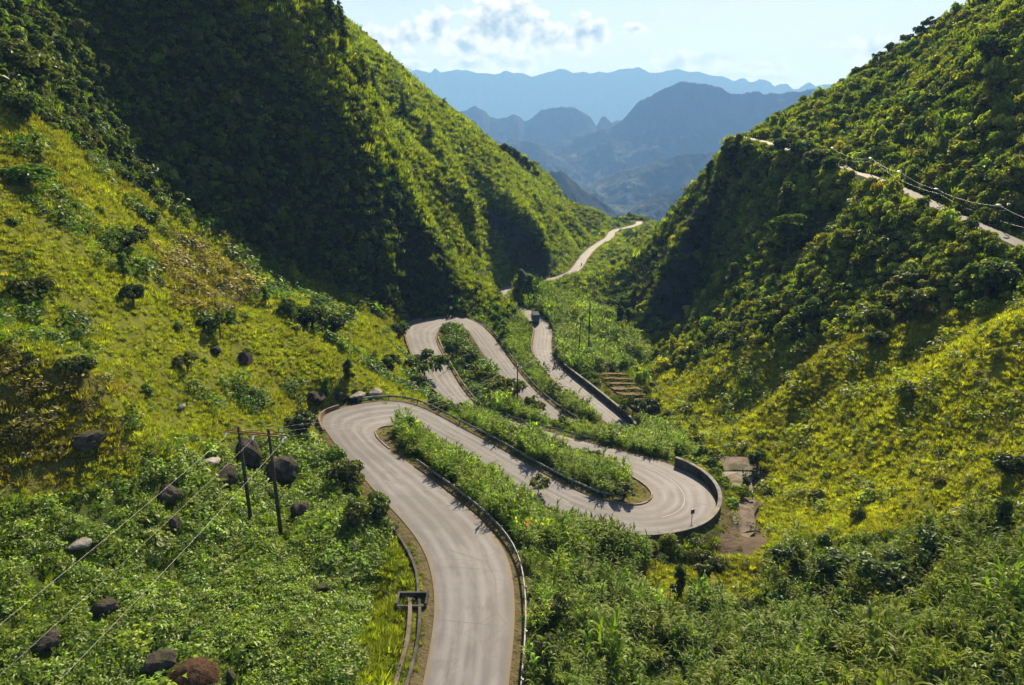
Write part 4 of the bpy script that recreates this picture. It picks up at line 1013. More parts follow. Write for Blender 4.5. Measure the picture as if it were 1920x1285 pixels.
helm = MB().lathe([(.02,.20),(.09,.18),(.145,.09),(.155,0),(.15,-.05),(.145,-.05)], 16).mesh('helmet', M['helmet'], True)
visor = MB().box((0,.135,-.015), (.18,.04,.08)).mesh('visor', M['glass'])
BK = [(1020,691,1,'motorcycle ridden on the left side of the road by the terraced plot','person in dark clothes riding the motorcycle on the left, near the terraced plot','cloth_dark'),
      (1040,690,1,'motorcycle at the road edge next to the start of the retaining wall','person in dark red riding the motorcycle next to the retaining wall','cloth_red'),
      (1090,500,1,'motorcycle alone on the far sunlit stretch of road','person riding the motorcycle alone on the far road','cloth_dark'),
      (842,599,1,'motorcycle leaning through the farthest hairpin in front of the traffic mirror','person riding the motorcycle through the farthest hairpin','cloth_dark')]
for k, (u, v, fl_, l1, l2, cl) in enumerate(BK):
    p, j = on_road(u, v)
    bk = bike if k == 0 else copy_tree(bike)
    bk.location = p; bk.rotation_euler = (0, R(12) if k == 3 else 0, dir_at(j, True)); bk['label'] = l1; bk['group'] = 'motorcycles on the road'
    r = bpy.data.objects.new('person', rider_body if k == 0 else rider_body.copy()); link(r); r.location = p; r.rotation_euler = bk.rotation_euler
    tag(r, l2, 'person', 'motorcycle riders')
    r.data.materials[0] = M[cl]
    h_ = link(bpy.data.objects.new('helmet', helm), r); h_.location = (0,.05,1.74); link(bpy.data.objects.new('visor', visor), h_)
# ------------------------------------------------------------------ plants: shapes
def leaf_mesh(name, verts, faces, vals, mat):
    me = np_mesh(name, np.array(verts), np.array(faces), mat, smooth=False)
    at = me.attributes.new('v', 'FLOAT', 'POINT'); at.data.foreach_set('value', np.array(vals, np.float32)); return me
def frame_from(n, r):
    a = r.normal(size=3); u = np.cross(n, a); u /= np.linalg.norm(u)+1e-9; return u, np.cross(n, u)
def crown_leaves(lobes, count, size, r, drop=0.25, flat=0.0):
    """leaf clumps on and just inside the lobes: kite shaped blades folded along the middle"""
    V = []; F = []; W = []
    vol = np.array([l[3]**2 for l in lobes]); pick = r.choice(len(lobes), count, p=vol/vol.sum())
    lv = r.uniform(0.1, .9, len(lobes))
    for q in pick:
        cx, cy, cz, rad = lobes[q]
        n = r.normal(size=3); n[2] = n[2]*0.8+0.35; n /= np.linalg.norm(n)
        p = np.array((cx, cy, cz))+n*rad*(1-abs(r.normal(0, .16)))*np.array((1, 1, 0.85))
        nn = n+r.normal(0, .55, 3); nn[2] += .35; nn /= np.linalg.norm(nn)
        u, w = frame_from(nn, r); s = size*r.uniform(.6, 1.35)
        tip = p+u*s-np.array((0, 0, drop*s)); l = p+u*s*.45+w*s*.38+nn*s*.10; m = p+u*s*.45-w*s*.38+nn*s*.10
        k = len(V); V += [p-u*s*.35, l, tip, m]; F += [(k, k+1, k+2), (k, k+2, k+3)]
        W += [np.clip(lv[q]*0.6+r.uniform(0, .4), 0, 1)]*4
    return V, F, W
def shrub_mesh(seed, count=420, size=.25, mat=None, tall=1.0):
    r = np.random.default_rng(seed); lobes = []
    n = r.integers(8, 13)
    for k in range(n):
        a = r.uniform(0, 6.28); d = r.uniform(0, .72)**.7; z = r.uniform(.12, 1.0)*(1-.5*d)*tall
        lobes.append((d*math.cos(a), d*math.sin(a), z, r.uniform(.22, .46)))
    lobes.append((0, 0, .45*tall, .55))
    return leaf_mesh('shrub', *crown_leaves(lobes, count, size, r), mat)
def blade(V, F, W, p, d, length, width, r, droop=.6, segs=3, up=.9):
    d = np.array((d[0], d[1], 0.0)); side = np.array((-d[1], d[0], 0)); v = r.uniform(0, 1); pts_ = []
    pos = p.copy(); ang = math.atan2(up, 1.0)
    for s in range(segs+1):
        w = width*(1-(s/segs)**1.6)*0.5+.004; pts_.append((pos-side*w, pos+side*w))
        pos = pos+(d*math.cos(ang)+np.array((0, 0, math.sin(ang))))*length/segs; ang -= droop*(.6+.8*s/segs)
    k = len(V)
    for a, b in pts_: V += [a, b]; W += [v, v]
    for s in range(segs): F += [(k+2*s, k+2*s+1, k+2*s+3), (k+2*s, k+2*s+3, k+2*s+2)]
def tuft_mesh(seed, n=70, rad=.55, h=.75, width=.07):
    r = np.random.default_rng(seed); V = []; F = []; W = []
    for k in range(n):
        a = r.uniform(0, 6.28); q = rad*math.sqrt(r.uniform()); a2 = a+r.normal(0, .9); hh = h*(1-.45*q/rad)*r.uniform(.7, 1.2)
        blade(V, F, W, np.array((q*math.cos(a), q*math.sin(a), -.05)), (math.cos(a2), math.sin(a2)), hh, width*r.uniform(.7, 1.3), r, r.uniform(.25, .65), 2, r.uniform(1.2, 3.0))
    return leaf_mesh('grass_tuft', V, F, W, M['grass_i'])
def cane_mesh(seed, stalks=11, h=2.2):
    r = np.random.default_rng(seed); V = []; F = []; W = []
    for k in range(stalks):
        a = r.uniform(0, 6.28); q = .62*math.sqrt(r.uniform()); b = np.array((q*math.cos(a), q*math.sin(a), 0)); lean = np.array((math.cos(a), math.sin(a), 0))*r.uniform(0, .22)
        hh = h*r.uniform(.65, 1.1)
        for s in range(9):
            t = (.2+.8*s/8); a2 = a+r.uniform(-2.2, 2.2)
            blade(V, F, W, b+lean*t*hh+np.array((0, 0, hh*t*.82)), (math.cos(a2), math.sin(a2)), r.uniform(.6, 1.05), r.uniform(.10, .165), r, r.uniform(.55, 1.0), 3, r.uniform(.6, 1.7))
    return leaf_mesh('cane_clump', V, F, W, M['cane_i'])
def herb_mesh(seed, leaves=74, rad=.6, h=.75, size=.185):
    r = np.random.default_rng(seed); V = []; F = []; W = []
    for k in range(leaves):
        a = r.uniform(0, 6.28); q = rad*math.sqrt(r.uniform()); z = h*r.uniform(.15, 1.0)*(1-.35*q/rad)
        nn = np.array((math.cos(a)*.5, math.sin(a)*.5, 1.0))+r.normal(0, .35, 3); nn /= np.linalg.norm(nn); u, w = frame_from(nn, r); s = size*r.uniform(.6, 1.3)
        p = np.array((q*math.cos(a), q*math.sin(a), z)); i = len(V)
        V += [p-u*s*.4, p+w*s*.33+nn*s*.12, p+u*s*.75-np.array((0, 0, .15*s)), p-w*s*.33+nn*s*.12]; F += [(i, i+1, i+2), (i, i+2, i+3)]; W += [r.uniform(0, 1)]*4
    return leaf_mesh('herb', V, F, W, M['leaf_i'])
PROTO = {'shrub': [shrub_mesh(100+k, (430,430,360,520,300,430,480,380)[k], (.26,.22,.30,.24,.28,.24,.20,.26)[k], M['leaf_i'], (1,.8,1.5,1.15,1.9,.7,1.3,1)[k]) for k in range(8)], 'tuft': [tuft_mesh(200+k) for k in range(4)],
         'cane': [cane_mesh(300+k) for k in range(4)], 'herb': [herb_mesh(400+k) for k in range(4)]}

# ------------------------------------------------------------------ plants: where they grow
dA = AZ[1]-AZ[0]
cell = (np.gradient(RAD)[None]*GR*dA)*np.minimum(np.sqrt(1+GSLOPE**2), 4.0)
elev = GZ/GR; runmax = np.maximum.accumulate(np.concatenate([np.full((NA, 1), -9.0), elev[:, :-1]], 1), axis=1)
VIS = (elev+3.0/GR > runmax-0.004)
azd = np.degrees(GX*0+AZ[:, None]); VIS &= (np.abs(azd) < 50)&(GR > 24)&(GR < 760)
EDGE = np.minimum(GD1, GD2)
TERR = {k: (GZONE == i) for k, i in ZI.items()}
def zmask(**w):
    m = np.zeros(GZONE.shape)
    for k, v in w.items(): m[TERR[k]] = v
    return m
def scatter(dens, margin, jitter=1.0):
    """points on the ground, dens per square metre of slope"""
    lam = dens*cell*VIS*(EDGE > margin)
    cnt = rng.poisson(np.clip(lam, 0, 40)); i, j = np.nonzero(cnt); rep = cnt[i, j]; i = np.repeat(i, rep); j = np.repeat(j, rep)
    a = AZ[0]+(np.clip(i+rng.uniform(-.5, .5, len(i)), 0, NA-1.01))*dA; lr = la+np.clip(j+rng.uniform(-.5, .5, len(j)), 0, NR-1.01)*(lb-la)/(NR-1)
    r = np.exp(lr); x = r*np.sin(a); y = r*np.cos(a)
    return np.stack([x, y, bil(GZ, x, y)], -1), GZONE[i, j], GSLOPE[i, j], bil(EDGE, x, y)
def hue(base, n, spread=.25, bright=.3, yellow=None):
    base = np.asarray(base, float); b = np.exp(rng.normal(0, bright, (n, 1)))*base
    return b*np.exp(rng.normal(0, spread, (n, 1))*np.array([[.5, .0, -.4]]))
def grow(name, kind, P, scale, tint, label, lean=.15, zsc=None, k='stuff'):
    """one ground cover object: a point per plant, a plant shape on each point"""
    n = len(P); me = bpy.data.meshes.new(name); me.vertices.add(n); me.vertices.foreach_set('co', P.astype(np.float32).ravel())
    s3 = np.stack([scale, scale, scale*(zsc if zsc is not None else 1)], -1)
    def at(nm, ty, data, key):
        a = me.attributes.new(nm, ty, 'POINT'); a.data.foreach_set(key, np.ascontiguousarray(data).ravel())
    at('rot', 'FLOAT_VECTOR', np.stack([rng.normal(0, lean, n), rng.normal(0, lean, n), rng.uniform(0, 6.283, n)], -1).astype(np.float32), 'vector')
    at('sca', 'FLOAT_VECTOR', s3.astype(np.float32), 'vector'); at('pick', 'INT', rng.integers(0, len(PROTO[kind]), n).astype(np.int32), 'value')
    at('tint', 'FLOAT_COLOR', np.concatenate([np.clip(tint, 0, 1), np.ones((n, 1))], -1).astype(np.float32), 'color')
    o = link(bpy.data.objects.new(name, me)); tag(o, label, kind=k)
    ng = bpy.data.node_groups.new(name, 'GeometryNodeTree'); N = ng.nodes; L = ng.links
    ng.interface.new_socket('Geometry', in_out='INPUT', socket_type='NodeSocketGeometry'); ng.interface.new_socket('Geometry', in_out='OUTPUT', socket_type='NodeSocketGeometry')
    gi = N.new('NodeGroupInput'); go = N.new('NodeGroupOutput'); ip = N.new('GeometryNodeInstanceOnPoints'); ci = N.new('GeometryNodeCollectionInfo')
    ci.inputs['Collection'].default_value = PCOL[kind]; ci.inputs['Separate Children'].default_value = True; ci.inputs['Reset Children'].default_value = True
    def attr(nm, ty):
        a = N.new('GeometryNodeInputNamedAttribute'); a.data_type = ty; a.inputs[0].default_value = nm; return a.outputs[0]
    m2 = N.new('GeometryNodeMeshToPoints'); L.new(gi.outputs[0], m2.inputs[0])
    L.new(m2.outputs[0], ip.inputs['Points']); L.new(ci.outputs[0], ip.inputs['Instance']); ip.inputs['Pick Instance'].default_value = True
    L.new(attr('pick', 'INT'), ip.inputs['Instance Index']); L.new(attr('rot', 'FLOAT_VECTOR'), ip.inputs['Rotation']); L.new(attr('sca', 'FLOAT_VECTOR'), ip.inputs['Scale'])
    L.new(ip.outputs[0], go.inputs[0]); md = o.modifiers.new('grow', 'NODES'); md.node_group = ng
    return o
PCOL = {}
for kd, lst in PROTO.items():                 # plant shapes live in collections outside the scene
    PCOL[kd] = bpy.data.collections.new('plants_'+kd)
    for q_, me in enumerate(lst): PCOL[kd].objects.link(bpy.data.objects.new('%s_shape_%d' % (kd, q_), me))
far = lambda P: np.hypot(P[:, 0], P[:, 1])
patch = fbm(GX, GY, 16, 3, .5, 31); patch2 = fbm(GX, GY, 34, 3, .5, 32); fine = fbm(GX, GY, 5, 2, .5, 33)
near_w = np.clip(75/GR, .25, 1.3)

# shrubs clothing the mountains
G_SH = {'flank': (.088,.112,.024), 'wood_left': (.055,.078,.014), 'wood_right': (.130,.150,.024), 'spur': (.06,.09,.018), 'bush': (.06,.095,.018), 'thicket': (.085,.12,.022), 'meadow': (.088,.125,.018), 'gold': (.12,.135,.028)}  # flank shrubs brighter than wood_left: sunlight put into their tint
open_left = sstep(-.02, .30, patch)*sstep(2.2, 1.3, GSLOPE); open_right = sstep(.18, .42, patch)
dens = zmask(wood_left=.42, wood_right=.22, spur=.12, flank=.17, bush=.22, thicket=.085, crag=.10, meadow=.012, gold=.006, cane=0.006, brown=.012)
dens = dens*np.where(TERR['wood_left'], 1-.75*open_left, 1)*np.where(TERR['wood_right'], 1-.6*open_right, 1)*np.where(TERR['spur']|TERR['flank'], 1-.85*sstep(-.15, .22, patch), 1)
dens = dens*np.where(TERR['wood_right'] & (GD2 < 4.5), 2.5, 1)*np.where(TERR['thicket'], sstep(-.35, .15, patch), 1)*np.clip(190/GR, .35, 1.6)
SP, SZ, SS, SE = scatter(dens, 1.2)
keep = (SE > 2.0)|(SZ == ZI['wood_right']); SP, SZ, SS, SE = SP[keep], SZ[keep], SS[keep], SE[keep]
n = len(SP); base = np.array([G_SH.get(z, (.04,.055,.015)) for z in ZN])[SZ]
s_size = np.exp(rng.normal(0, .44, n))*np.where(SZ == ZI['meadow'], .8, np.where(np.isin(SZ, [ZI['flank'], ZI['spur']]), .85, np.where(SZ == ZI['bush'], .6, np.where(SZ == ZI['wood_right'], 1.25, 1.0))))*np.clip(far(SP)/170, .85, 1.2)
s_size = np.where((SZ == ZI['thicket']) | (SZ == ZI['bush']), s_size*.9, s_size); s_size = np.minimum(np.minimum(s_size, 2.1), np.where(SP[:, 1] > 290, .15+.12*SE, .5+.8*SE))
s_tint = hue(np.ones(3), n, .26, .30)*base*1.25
# plants filling the ground between them
def zone_tint(Z, table, default): return np.array([table.get(z, default) for z in ZN])[Z]
dens = zmask(meadow=3.4, gold=4.0, sward=3.2, islet=4.0, flank=1.5, wood_left=.38, wood_right=.55, spur=1.0, thicket=2.2, crag=.28, brown=2.0, crop=.35, bush=.5, cane=.3, apron=.18, terrace=.35)
dens = dens*np.where(TERR['wood_left'], .5+2.2*open_left, 1)*np.where(TERR['wood_right'], .7+1.4*open_right, 1)
dens = dens*np.clip(95/GR, .30, 1.7)*np.clip(.75+.9*fine, .25, 1.6)
dens = np.maximum(dens, np.where((EDGE < 2.6)&(GR < 260), 2.2*np.clip(95/GR, .4, 1.5)*np.clip(.6+fine, .1, 1.5), 0))
P, Z, S, E = scatter(dens, 0.30); n = len(P)
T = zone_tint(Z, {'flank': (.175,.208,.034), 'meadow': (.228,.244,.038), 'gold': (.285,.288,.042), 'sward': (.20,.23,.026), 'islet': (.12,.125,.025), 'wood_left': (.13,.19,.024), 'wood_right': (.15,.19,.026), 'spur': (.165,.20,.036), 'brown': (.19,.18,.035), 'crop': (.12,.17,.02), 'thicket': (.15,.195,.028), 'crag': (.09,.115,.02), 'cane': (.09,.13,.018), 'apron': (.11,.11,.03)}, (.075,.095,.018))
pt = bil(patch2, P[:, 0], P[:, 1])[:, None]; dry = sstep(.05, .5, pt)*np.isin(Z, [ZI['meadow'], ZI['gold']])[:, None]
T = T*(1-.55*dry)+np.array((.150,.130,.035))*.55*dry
sc = np.exp(rng.normal(0, .25, n))*np.where(np.isin(Z, [ZI['gold'], ZI['meadow']]), .72, 1)*np.clip(far(P)/95, .85, 2.4)*np.where(E < 1.5, .45, 1.0)*np.where(Z == ZI['islet'], .5, 1)*np.where(Z == ZI['apron'], .6, 1)
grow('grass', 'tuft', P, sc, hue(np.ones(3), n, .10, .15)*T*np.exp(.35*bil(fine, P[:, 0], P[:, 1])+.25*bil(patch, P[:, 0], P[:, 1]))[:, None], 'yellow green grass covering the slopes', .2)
SW = np.array([[p.x+rng.normal(0, .15), p.y-.2+rng.normal(0, .15), p.z-rng.uniform(.3, .7)] for p in STEP_WEEDS for _ in range(4)])
SW = SW[rng.uniform(size=len(SW)) < .62]
grow('weeds', 'tuft', SW, rng.uniform(.35, .75, len(SW)), hue(np.ones(3), len(SW), .15, .2)*np.array((.12, .14, .03)), 'tufts of weeds along the edges of the earth steps', .25)
# broad leaved weeds and crop
dens = zmask(crop=5.2, brown=.9, meadow=.32, gold=.16, thicket=1.2, bush=.8, cane=.25, sward=.15, wood_right=.14, spur=.14, flank=.14, wood_left=.08, apron=.1)*np.clip(70/GR, .3, 1.5)*np.clip(.8+1.1*fine, .15, 1.8)
dens = dens*np.where(TERR['meadow'], sstep(0, .3, patch)*3, 1)*np.where(TERR['crop'], np.clip(1.0+1.0*fine-.35*sstep(.12, .4, patch), .3, 1.7), 1)
P, Z, S, E = scatter(dens, 1.2)
keep = np.ones(len(P), bool)
for o in C.objects:                           # nothing grows through the boulders or the mound
    if o.get('category') in ('rock', 'mound'):
        rr_ = max(o.scale) if o.type == 'MESH' else .8
        keep &= np.hypot(P[:, 0]-o.location.x, (P[:, 1]-o.location.y+.35)*.8) > rr_*1.0+.15
P, Z, S, E = P[keep], Z[keep], S[keep], E[keep]; n = len(P)
T = zone_tint(Z, {'crop': (.152,.216,.030), 'brown': (.15,.13,.035), 'meadow': (.065,.12,.018), 'gold': (.12,.15,.022), 'thicket': (.12,.165,.026), 'bush': (.065,.12,.02)}, (.055,.08,.02))
sc = np.exp(rng.normal(0, .3, n))*np.clip(far(P)/60, .85, 2.4)
grow('broadleaf_weeds', 'herb', P, sc, hue(np.ones(3), n, .15, .25)*T, 'leafy green crop and weeds filling the lower left field', .2)
# tall cane and elephant grass
dens = zmask(cane=.95, thicket=.16, bush=.10, wood_right=.006, crop=.015, sward=.02)*np.clip(110/GR, .45, 1.4)*np.where(TERR['cane'], np.clip(np.where((GR < 80)&(GX > 2), .62+2.0*fine, 1.0+.9*fine), .05, 1.8), sstep(.0, .35, patch2)*2)
P, Z, S, E = scatter(dens, 1.15); n = len(P)
near_ = (far(P) < 85)&(P[:, 0] > 2)
T = np.where(near_, .80, 1.0)[:, None]*zone_tint(Z, {'cane': (.178,.248,.034), 'thicket': (.19,.245,.032), 'bush': (.085,.15,.02)}, (.07,.115,.02))
sc = np.exp(rng.normal(0, .18, n))*np.clip(far(P)/110, .92, 1.6)*np.clip(.62+E*.24, .6, 1.0)*(1+.35*bil(fine, P[:, 0], P[:, 1]))*np.where((P[:, 1] > 122)&(P[:, 1] < 232)&(P[:, 0] < np.interp(P[:, 1], [125, 150, 190, 215], [9, 14, 8, 10])), .52, 1.0)
grow('cane', 'cane', P, sc, hue(np.ones(3), n, .13, .22)*T, 'tall bright green cane on the strips between the road legs', .1, np.exp(rng.normal(0, .15, n)))

# ------------------------------------------------------------------ single trees
def limb_mesh(h, spread, seed, n=6, rad=.14, start=.45):
    r = np.random.default_rng(seed); b = MB(); b.tube([(0,0,-.6),(r.normal(0,.05),r.normal(0,.05),h*.35),(r.normal(0,.12),r.normal(0,.12),h*.85)], [rad, rad*.75, rad*.3], 7, True)
    for k in range(n):
        a = k*2.4+r.uniform(-.4,.4); z = h*r.uniform(start, .7); d = spread*r.uniform(.55, .9)
        b.tube([(0,0,z),(d*.5*math.cos(a),d*.5*math.sin(a),z+.28*(h-z)+.1),(d*math.cos(a),d*math.sin(a),z+.7*(h-z))], [rad*.4, rad*.26, rad*.1], 5, False)
    return b.mesh('trunk', M['bark'], True)
def tree_shape(kind, seed):
    r = np.random.default_rng(seed); lobes = []
    if kind == 'round':
        for k in range(20):
            a = r.uniform(0, 6.28); d = .95*r.uniform(0, 1)**.6; lobes.append((d*math.cos(a), d*math.sin(a), 1.55+r.uniform(-.75,.75)*(1.15-d*.6), r.uniform(.25,.48)))
        return limb_mesh(2.0, .9, seed), leaf_mesh('crown', *crown_leaves(lobes, 1500, .20, r), M['leaf_o'])
    if kind == 'tall':
        for k in range(22):
            t = r.uniform(0, 1); a = r.uniform(0, 6.28); d = (.62-.30*t)*r.uniform(.2, 1); lobes.append((d*math.cos(a), d*math.sin(a), .8+2.4*t, r.uniform(.22,.40)))
        return limb_mesh(3.0, .5, seed, 7, .12, .25), leaf_mesh('crown', *crown_leaves(lobes, 1500, .20, r), M['leaf_o'])
    if kind == 'spire':
        for k in range(26):
            t = k/26; a = k*2.4; d = .42*(1-t)**.8; lobes.append((d*math.cos(a), d*math.sin(a), .45+2.9*t, .30*(1-t)+.12))
        return limb_mesh(3.2, .3, seed, 5, .09, .2), leaf_mesh('crown', *crown_leaves(lobes, 1100, .16, r, .5), M['leaf_o'])
    for k in range(13):                       # open: flat tiers of leaves on bare limbs
        a = k*2.4; d = r.uniform(.3, 1.15); lobes.append((d*math.cos(a), d*math.sin(a), 1.75+.35*r.uniform(-1,1)-.35*d, r.uniform(.22,.36)))
    V, F, W = crown_leaves(lobes, 620, .24, r, .4)
    V = [np.array((v[0], v[1], v[2])) for v in V]
    return limb_mesh(1.75, 1.05, seed, 9, .07, .5), leaf_mesh('crown', V, F, W, M['leaf_o'])
SHAPES = {k: [tree_shape(k, 500+37*i+len(k)) for i in range(3)] for k in ('round', 'tall', 'spire', 'open')}
HT = {'round': 2.5, 'tall': 3.4, 'spire': 3.5, 'open': 2.1}
TREES = []
def tree(u, v, hpx, kind, col, label, cat='tree', name='tree', group=None, wide=1.0, y=None):
    if y is None:
        p = hit(u, v)
        while p.y > 570: v += 2; p = hit(u, v)
    else: q_ = at_y(u, v, y); p = Vector(q_)
    z = gz(p.x, p.y); h = hpx*p.length/FPX; s = h/HT[kind]
    r = empty(name, (p.x, p.y, z-.05), label, cat, group, rng.uniform(0, 6.28))
    tm, cm = SHAPES[kind][len(TREES) % 3]
    t_ = link(bpy.data.objects.new('trunk', tm), r); c_ = link(bpy.data.objects.new('crown', cm), r)
    for o in (t_, c_): o.scale = (s*wide, s*wide, s)
    c_.color = (*col, 1); TREES.append((p.x, p.y, s*wide)); return r
DKG = (.036,.056,.014); MID = (.060,.095,.018); BRT = (.09,.155,.020); PAL = (.10,.12,.038); OLV = (.075,.09,.022); RED = (.085,.065,.025)
tree(770,828,52,'tall',BRT,'slender bright green tree at the tip of the cane strip inside the nearest hairpin')
tree(652,925,66,'round',OLV,'olive green bushy tree overhanging the left edge of the nearest hairpin road', wide=1.1)
tree(706,985,62,'round',MID,'bushy tree beside the upper end of the concrete drain')
tree(672,992,58,'round',OLV,'dark bushy tree between the crop field and the drain')
tree(630,880,44,'round',BRT,'bright green young tree left of the nearest hairpin, right of the boulders')
tree(566,820,50,'round',DKG,'dark green tree behind the twin pole beside the outer corner of the nearest hairpin', wide=1.2)
tree(612,745,38,'tall',BRT,'small bright tree above the outer corner of the nearest hairpin')
tree(655,718,46,'tall',MID,'upright tree just above the guard rail end on the left slope')
tree(735,700,40,'round',MID,'bushy tree on the slope left of the farthest hairpin leg')
tree(797,712,52,'open',MID,'open branching tree that throws its shadow on the leg of the road below the cliff', wide=1.25)
tree(785,735,36,'round',OLV,'rounded bush at the road edge below the open branching tree', 'bush', 'bush')
tree(748,640,40,'round',MID,'round bush on the slope next to the dark cliff foot left of the farthest hairpin', 'bush', 'bush')
tree(545,600,42,'round',MID,'leftmost of the dark green trees below the shaded cliff foot')
tree(585,620,46,'round',DKG,'middle dark green tree of the clump below the shaded cliff foot', wide=1.2)
tree(625,632,46,'round',DKG,'rightmost dark green tree of the clump below the shaded cliff foot', wide=1.2)
tree(500,570,34,'tall',BRT,'bright green young tree left of the dark clump below the shaded cliff')
tree(412,640,52,'open',MID,'feathery open tree in the middle of the green left slope')
tree(235,525,46,'tall',BRT,'bright upright tree alone on the upper left slope')
tree(250,575,40,'round',DKG,'dark round bush just below the bright upright tree on the left slope', 'bush', 'bush')
tree(350,700,36,'open',OLV,'small dark tangled tree on the left slope above the pale rock')
tree(240,470,34,'round',DKG,'dark clump of bush high on the left slope', 'bush', 'bush', wide=1.6)
tree(30,165,70,'round',OLV,'lit bushy tree at the left edge above the upper meadow', wide=1.2)
tree(80,185,62,'round',OLV,'second lit bushy tree at the left edge, beside the dark face', wide=1.2)
tree(55,235,50,'round',MID,'bushy tree under the two lit trees at the left edge')
tree(60,365,46,'round',BRT,'bright leafy bush on the meadow edge at the far left', 'bush', 'bush', wide=1.6)
tree(848,672,36,'round',MID,'dense round tree filling the tip of the island inside the farthest hairpin', wide=.9)
tree(878,690,38,'round',OLV,'tree leaning over the island edge beside the upper leg of the farthest hairpin')
tree(905,725,40,'open',OLV,'small open tree on the island edge below the thin dark pole')
tree(944,760,56,'open',PAL,'wide open tree with yellowish leaves left of the single pole', wide=1.2)
tree(1000,785,44,'open',OLV,'open tree right of the single pole against the shaded road')
tree(905,785,30,'open',MID,'low dark branching tree where the road passes behind the cane above the guard rail', wide=1.4)
tree(1112,880,36,'open',PAL,'sparse branching shrub standing out of the cane before the middle hairpin', wide=1.1)
tree(1168,938,34,'round',OLV,'rounded bush on the grassy tip inside the middle hairpin', 'bush', 'bush', wide=1.35)
tree(1010,925,34,'open',PAL,'sparse shrub hanging over the road below the nearest hairpin cane strip')
tree(1270,1125,70,'tall',DKG,'dark columnar bush standing alone in the low grass below the middle hairpin','bush','bush', wide=.75)
tree(1320,1088,54,'round',OLV,'olive shrub between the spillway foot and the columnar bush', 'bush', 'bush', wide=1.2)
tree(1040,1185,70,'round',OLV,'rounded feathery bush beside the guard rail of the lowest bend', 'bush', 'bush')
tree(1020,1262,70,'round',OLV,'brownish rounded bush at the bottom edge beside the guard rail', 'bush', 'bush')
tree(1395,935,44,'tall',MID,'green shrub standing in the brown spillway', 'bush', 'bush')
tree(1420,880,38,'round',MID,'shrub at the top right corner of the spillway', 'bush', 'bush')
tree(1185,785,40,'open',DKG,'dark sparse tree at the end of the retaining wall')
tree(1215,790,46,'round',DKG,'dark round tree at the lower edge of the terraced plot')
tree(1163,618,46,'tall',DKG,'taller dark tree in the valley left of the dark rock wall')
tree(1176,612,34,'tall',DKG,'shorter dark tree in the valley close to the dark rock wall')
tree(1140,610,28,'round',DKG,'round dark bush in the valley right of the tall poles', 'bush', 'bush')
tree(1470,410,64,'tall',PAL,'tall pale green tree on the wooded right spur under the upper road', wide=1.1)
tree(1478,478,72,'round',MID,'broad round tree below the tall pale tree on the right spur', wide=1.0)
tree(1530,330,32,'round',MID,'wide bright tree at the brink under the gully of the upper road', wide=1.6)
tree(1445,320,34,'round',MID,'round tree on the brink of the right spur, near the picket fence', wide=1.2)
tree(1375,310,36,'round',DKG,'dark round tree at the outer end of the right spur', wide=1.2)
tree(1405,300,30,'round',DKG,'dark tree on the right spur just below the picket fence', wide=1.2)
tree(1502,302,34,'round',MID,'bushy tree hiding the upper road, first from the picket fence', wide=1.3)
tree(1530,316,32,'round',OLV,'bushy tree hiding the upper road, second from the picket fence', wide=1.4)
tree(1560,326,30,'round',MID,'bushy tree at the near end of the hidden stretch of upper road', wide=1.4)
tree(1470,292,30,'round',DKG,'dark bushy tree at the far end of the hidden stretch of upper road', wide=1.3)
tree(1330,340,36,'tall',DKG,'dark tree on the outermost edge of the right spur over the valley')
tree(1372,545,52,'tall',PAL,'pale dry tree on the edge of the dark rock wall on the right')
tree(1520,610,50,'round',MID,'bushy tree at the lower edge of the right wood', wide=1.1)
tree(1850,560,62,'round',MID,'large leafy tree among shrubs on the right slope below the upper road', wide=1.2)
tree(1640,620,40,'round',OLV,'olive tree at the lower edge of the right wood, over the yellow grass')
tree(1710,590,44,'round',OLV,'olive tree in the right wood nearer the right edge', wide=1.2)
tree(1640,655,34,'round',PAL,'pale shrub at the top of the yellow grass slope', 'bush', 'bush', wide=1.2)
tree(1860,130,50,'round',MID,'round tree high on the mountainside at the upper right edge', wide=1.1)
tree(1480,1070,46,'round',MID,'dark bush at the left end of the thicket in the lower right', 'bush', 'bush', wide=1.3)
tree(1560,1100,60,'round',MID,'dark bush in the middle of the thicket in the lower right', 'bush', 'bush', wide=1.4)
tree(1660,1110,66,'round',MID,'largest dark bush of the thicket in the lower right', 'bush', 'bush', wide=1.5)
tree(1745,1060,58,'round',MID,'dark bush at the right end of the thicket in the lower right', 'bush', 'bush', wide=1.4)
tree(1870,1000,60,'tall',MID,'tall feathery shrub near the right edge above the thicket', 'bush', 'bush', wide=1.2)
tree(1890,895,40,'round',DKG,'dark bush on the golden slope near the right edge', 'bush', 'bush', wide=1.3)
for k, (u, v, h, lab) in enumerate(((682,160,52,'tallest dark slim tree high on the sunlit left mountainside'),(668,148,34,'slim tree just left of the tallest one on the left mountainside'),(700,178,44,'slim tree just right of the tallest one on the left mountainside'),(757,225,46,'lone dark slim tree in the middle of the left mountainside'),(806,268,38,'lone dark slim tree further down the left mountainside'),
   (622,60,70,'dark slim tree near the top of the left mountain'),(640,78,66,'dark slim tree near the top of the left mountain, lower one'))):
    tree(u, v, h, 'spire', DKG, lab, wide=1.1)
for k, (u, v, h, lab) in enumerate(((945,292,22,'first tree from the top along the falling sky line of the left mountain'),(957,300,26,'second tree from the top along the falling sky line'),(968,307,24,'third tree along the falling sky line'),(981,315,22,'fourth tree along the falling sky line'),(993,322,20,'fifth tree along the falling sky line'),(1004,336,16,'lowest small tree along the falling sky line'))):
    tree(u, v, h, 'round', DKG, lab, group='trees along the falling sky line', wide=.9)
